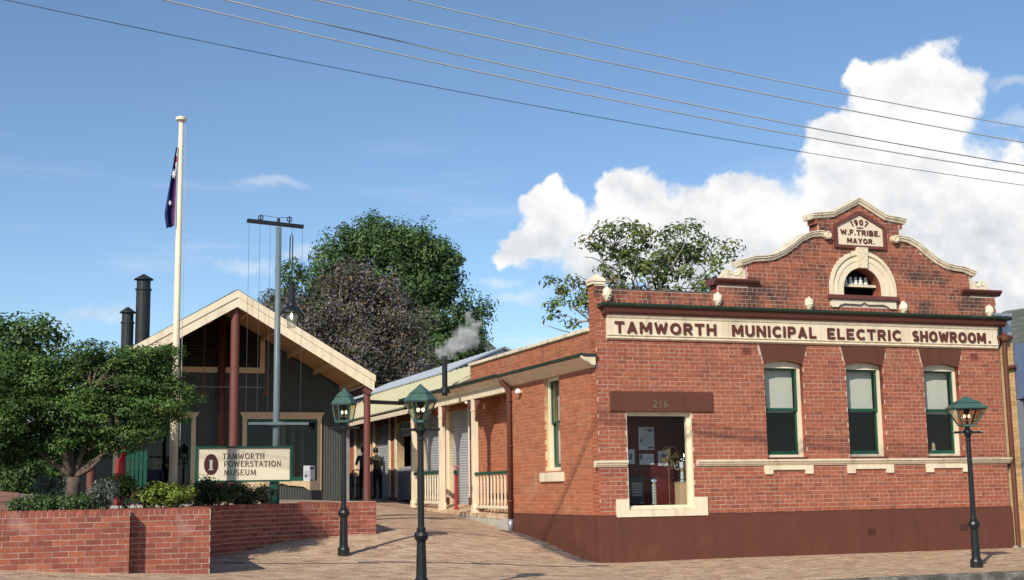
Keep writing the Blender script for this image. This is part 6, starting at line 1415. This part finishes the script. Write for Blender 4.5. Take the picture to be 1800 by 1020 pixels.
# shop window display
DY = 1.09
def poster(x0, x1, y0, y1, Y, lab, marks):
    a = xz(x0, y1, Y); c = xz(x1, y0, Y); v = MB(); v.box(a[0], c[0], Y-.006, Y, a[1], c[1]); o = v.build('poster', PAPER); tag(o, lab, 'poster', 'papers in the display window'); w, h = c[0]-a[0], c[1]-a[1]; v = MB()
    for (u0, u1, w0, w1) in marks: v.box(a[0]+u0*w, a[0]+u1*w, Y-.0085, Y-.0062, a[1]+w0*h, a[1]+w1*h)
    if marks: v.build('print', INK, o)
lines = lambda n, z0, z1: [(.12, .60+.28*((k*7) % 3)/2, z0+(z1-z0)*k/n, z0+(z1-z0)*k/n+.012) for k in range(n)]
poster(1123, 1149, 751, 791, DY, 'tall white poster with two small pictures in the display window', [(.6, .9, .80, .92), (.42, .52, .85, .93), (.62, .92, .06, .14), (.06, .2, .35, .46)]+lines(8, .2, .72))
poster(1124, 1149, 798, 817, DY, 'framed white certificate with a blue corner in the display window', [(.02, .2, .5, .95)]+lines(6, .12, .8))
poster(1157, 1174, 793, 819, DY, 'small printed sheet beside the fan in the display window', [(.1, .9, .32, .34), (.3, .7, .5, .75)]+lines(5, .05, .28))
poster(1101, 1115, 790, 816, DY, 'pale sheet at the left edge of the display window', [(.4, .7, .3, .7)])
def item(name, lab, cat, x, y, Y, z0=1.10): p = xz(x, y, Y); return thing(name, (p[0], Y, z0), lab, cat)
T = item('heater', 'ribbed silver cylinder heater standing in the display window', 'heater', 1149, 875, .44); v = MB()
pr = [(.07, 0), (.075, .01), (.06, .03)]
for k in range(7): pr += [(.045, .05+k*.06), (.062, .06+k*.06), (.062, .09+k*.06), (.045, .10+k*.06)]
pr += [(.07, .50), (.085, .52), (.08, .56), (.05, .60), (.015, .63)]; v.lathe(pr, 18); v.build('body', SILVER, T)
T = item('pedestal', 'tan timber pedestal at the right of the display window', 'pedestal', 1201, 875, .50); v = MB(); v.box(-.13, .13, -.13, .13, 0, .48); v.box(-.14, .14, -.14, .14, .48, .50); v.build('body', mat('tan_timber', (.50, .34, .18), .6, .1, 8), T, bevel=.006)
T = item('urn', 'polished silver urn on the tan pedestal in the display window', 'urn', 1201, 875, .50, 1.602); v = MB(); v.lathe([(.10, 0), (.115, .01), (.115, .04), (.095, .06), (.095, .14), (.085, .15), (.085, .22), (.11, .25), (.12, .30), (.12, .42), (.10, .45), (.03, .47), (.02, .50)], 20); v.build('body', SILVER, T)
v = MB(); v.lathe([(.012, .50), (.022, .52), (.016, .58), (.004, .62)], 10, (.05, 0, -.03)); v.tube([(-.12, 0, .35), (-.17, 0, .37), (-.17, 0, .28), (-.12, 0, .26)], .012, 7); v.build('handle', SILVER, T)
T = item('pedestal_fan', 'brass pedestal fan on a slim pole in the display window', 'fan', 1177, 875, .72); fh = 1.02; v = MB(); v.lathe([(.14, 0), (.14, .02), (.03, .05), (.012, .08), (.012, fh)], 14); v.build('stand', BRASS, T)
v = MB()
for k in range(4):
    t = k*math.pi/2+.4; vs = [(0, -.09, fh)]
    for q in (-.45, -.2, .1, .35): vs.append((.20*math.cos(t+q), -.09+.03*q, fh+.20*math.sin(t+q)))
    v.add(vs, [(0, 1, 2), (0, 2, 3), (0, 3, 4)])
v.lathe([(.05, -.06), (.06, 0), (.05, .06)], 12, (0, 0, fh)); v.build('blades', BRASS, T)
v = MB()
for k in range(24): t = 2*math.pi*k/24; t2 = 2*math.pi*(k+1)/24; v.bar((.24*math.cos(t), -.09, fh+.24*math.sin(t)), (.24*math.cos(t2), -.09, fh+.24*math.sin(t2)), .008, .008)
for k in range(8): t = 2*math.pi*k/8; v.bar((.04*math.cos(t), -.11, fh+.04*math.sin(t)), (.24*math.cos(t), -.09, fh+.24*math.sin(t)), .005, .005)
v.build('guard', BRASS, T)
T = item('radiator', 'dark radiator heater with a pale grille in the left of the display window', 'heater', 1116, 875, .75); v = MB(); v.box(-.18, .18, -.10, .10, .04, .62); v.box(-.15, -.10, -.09, .09, 0, .04); v.box(.10, .15, -.09, .09, 0, .04); v.build('body', BLACKP, T, bevel=.02)
for k in range(5): v = MB(); v.box(-.12, .12, -.115, -.102, .22+k*.06, .26+k*.06); v.build('grille_bar', mat('grey_enamel', (.22, .22, .2), .5), T)
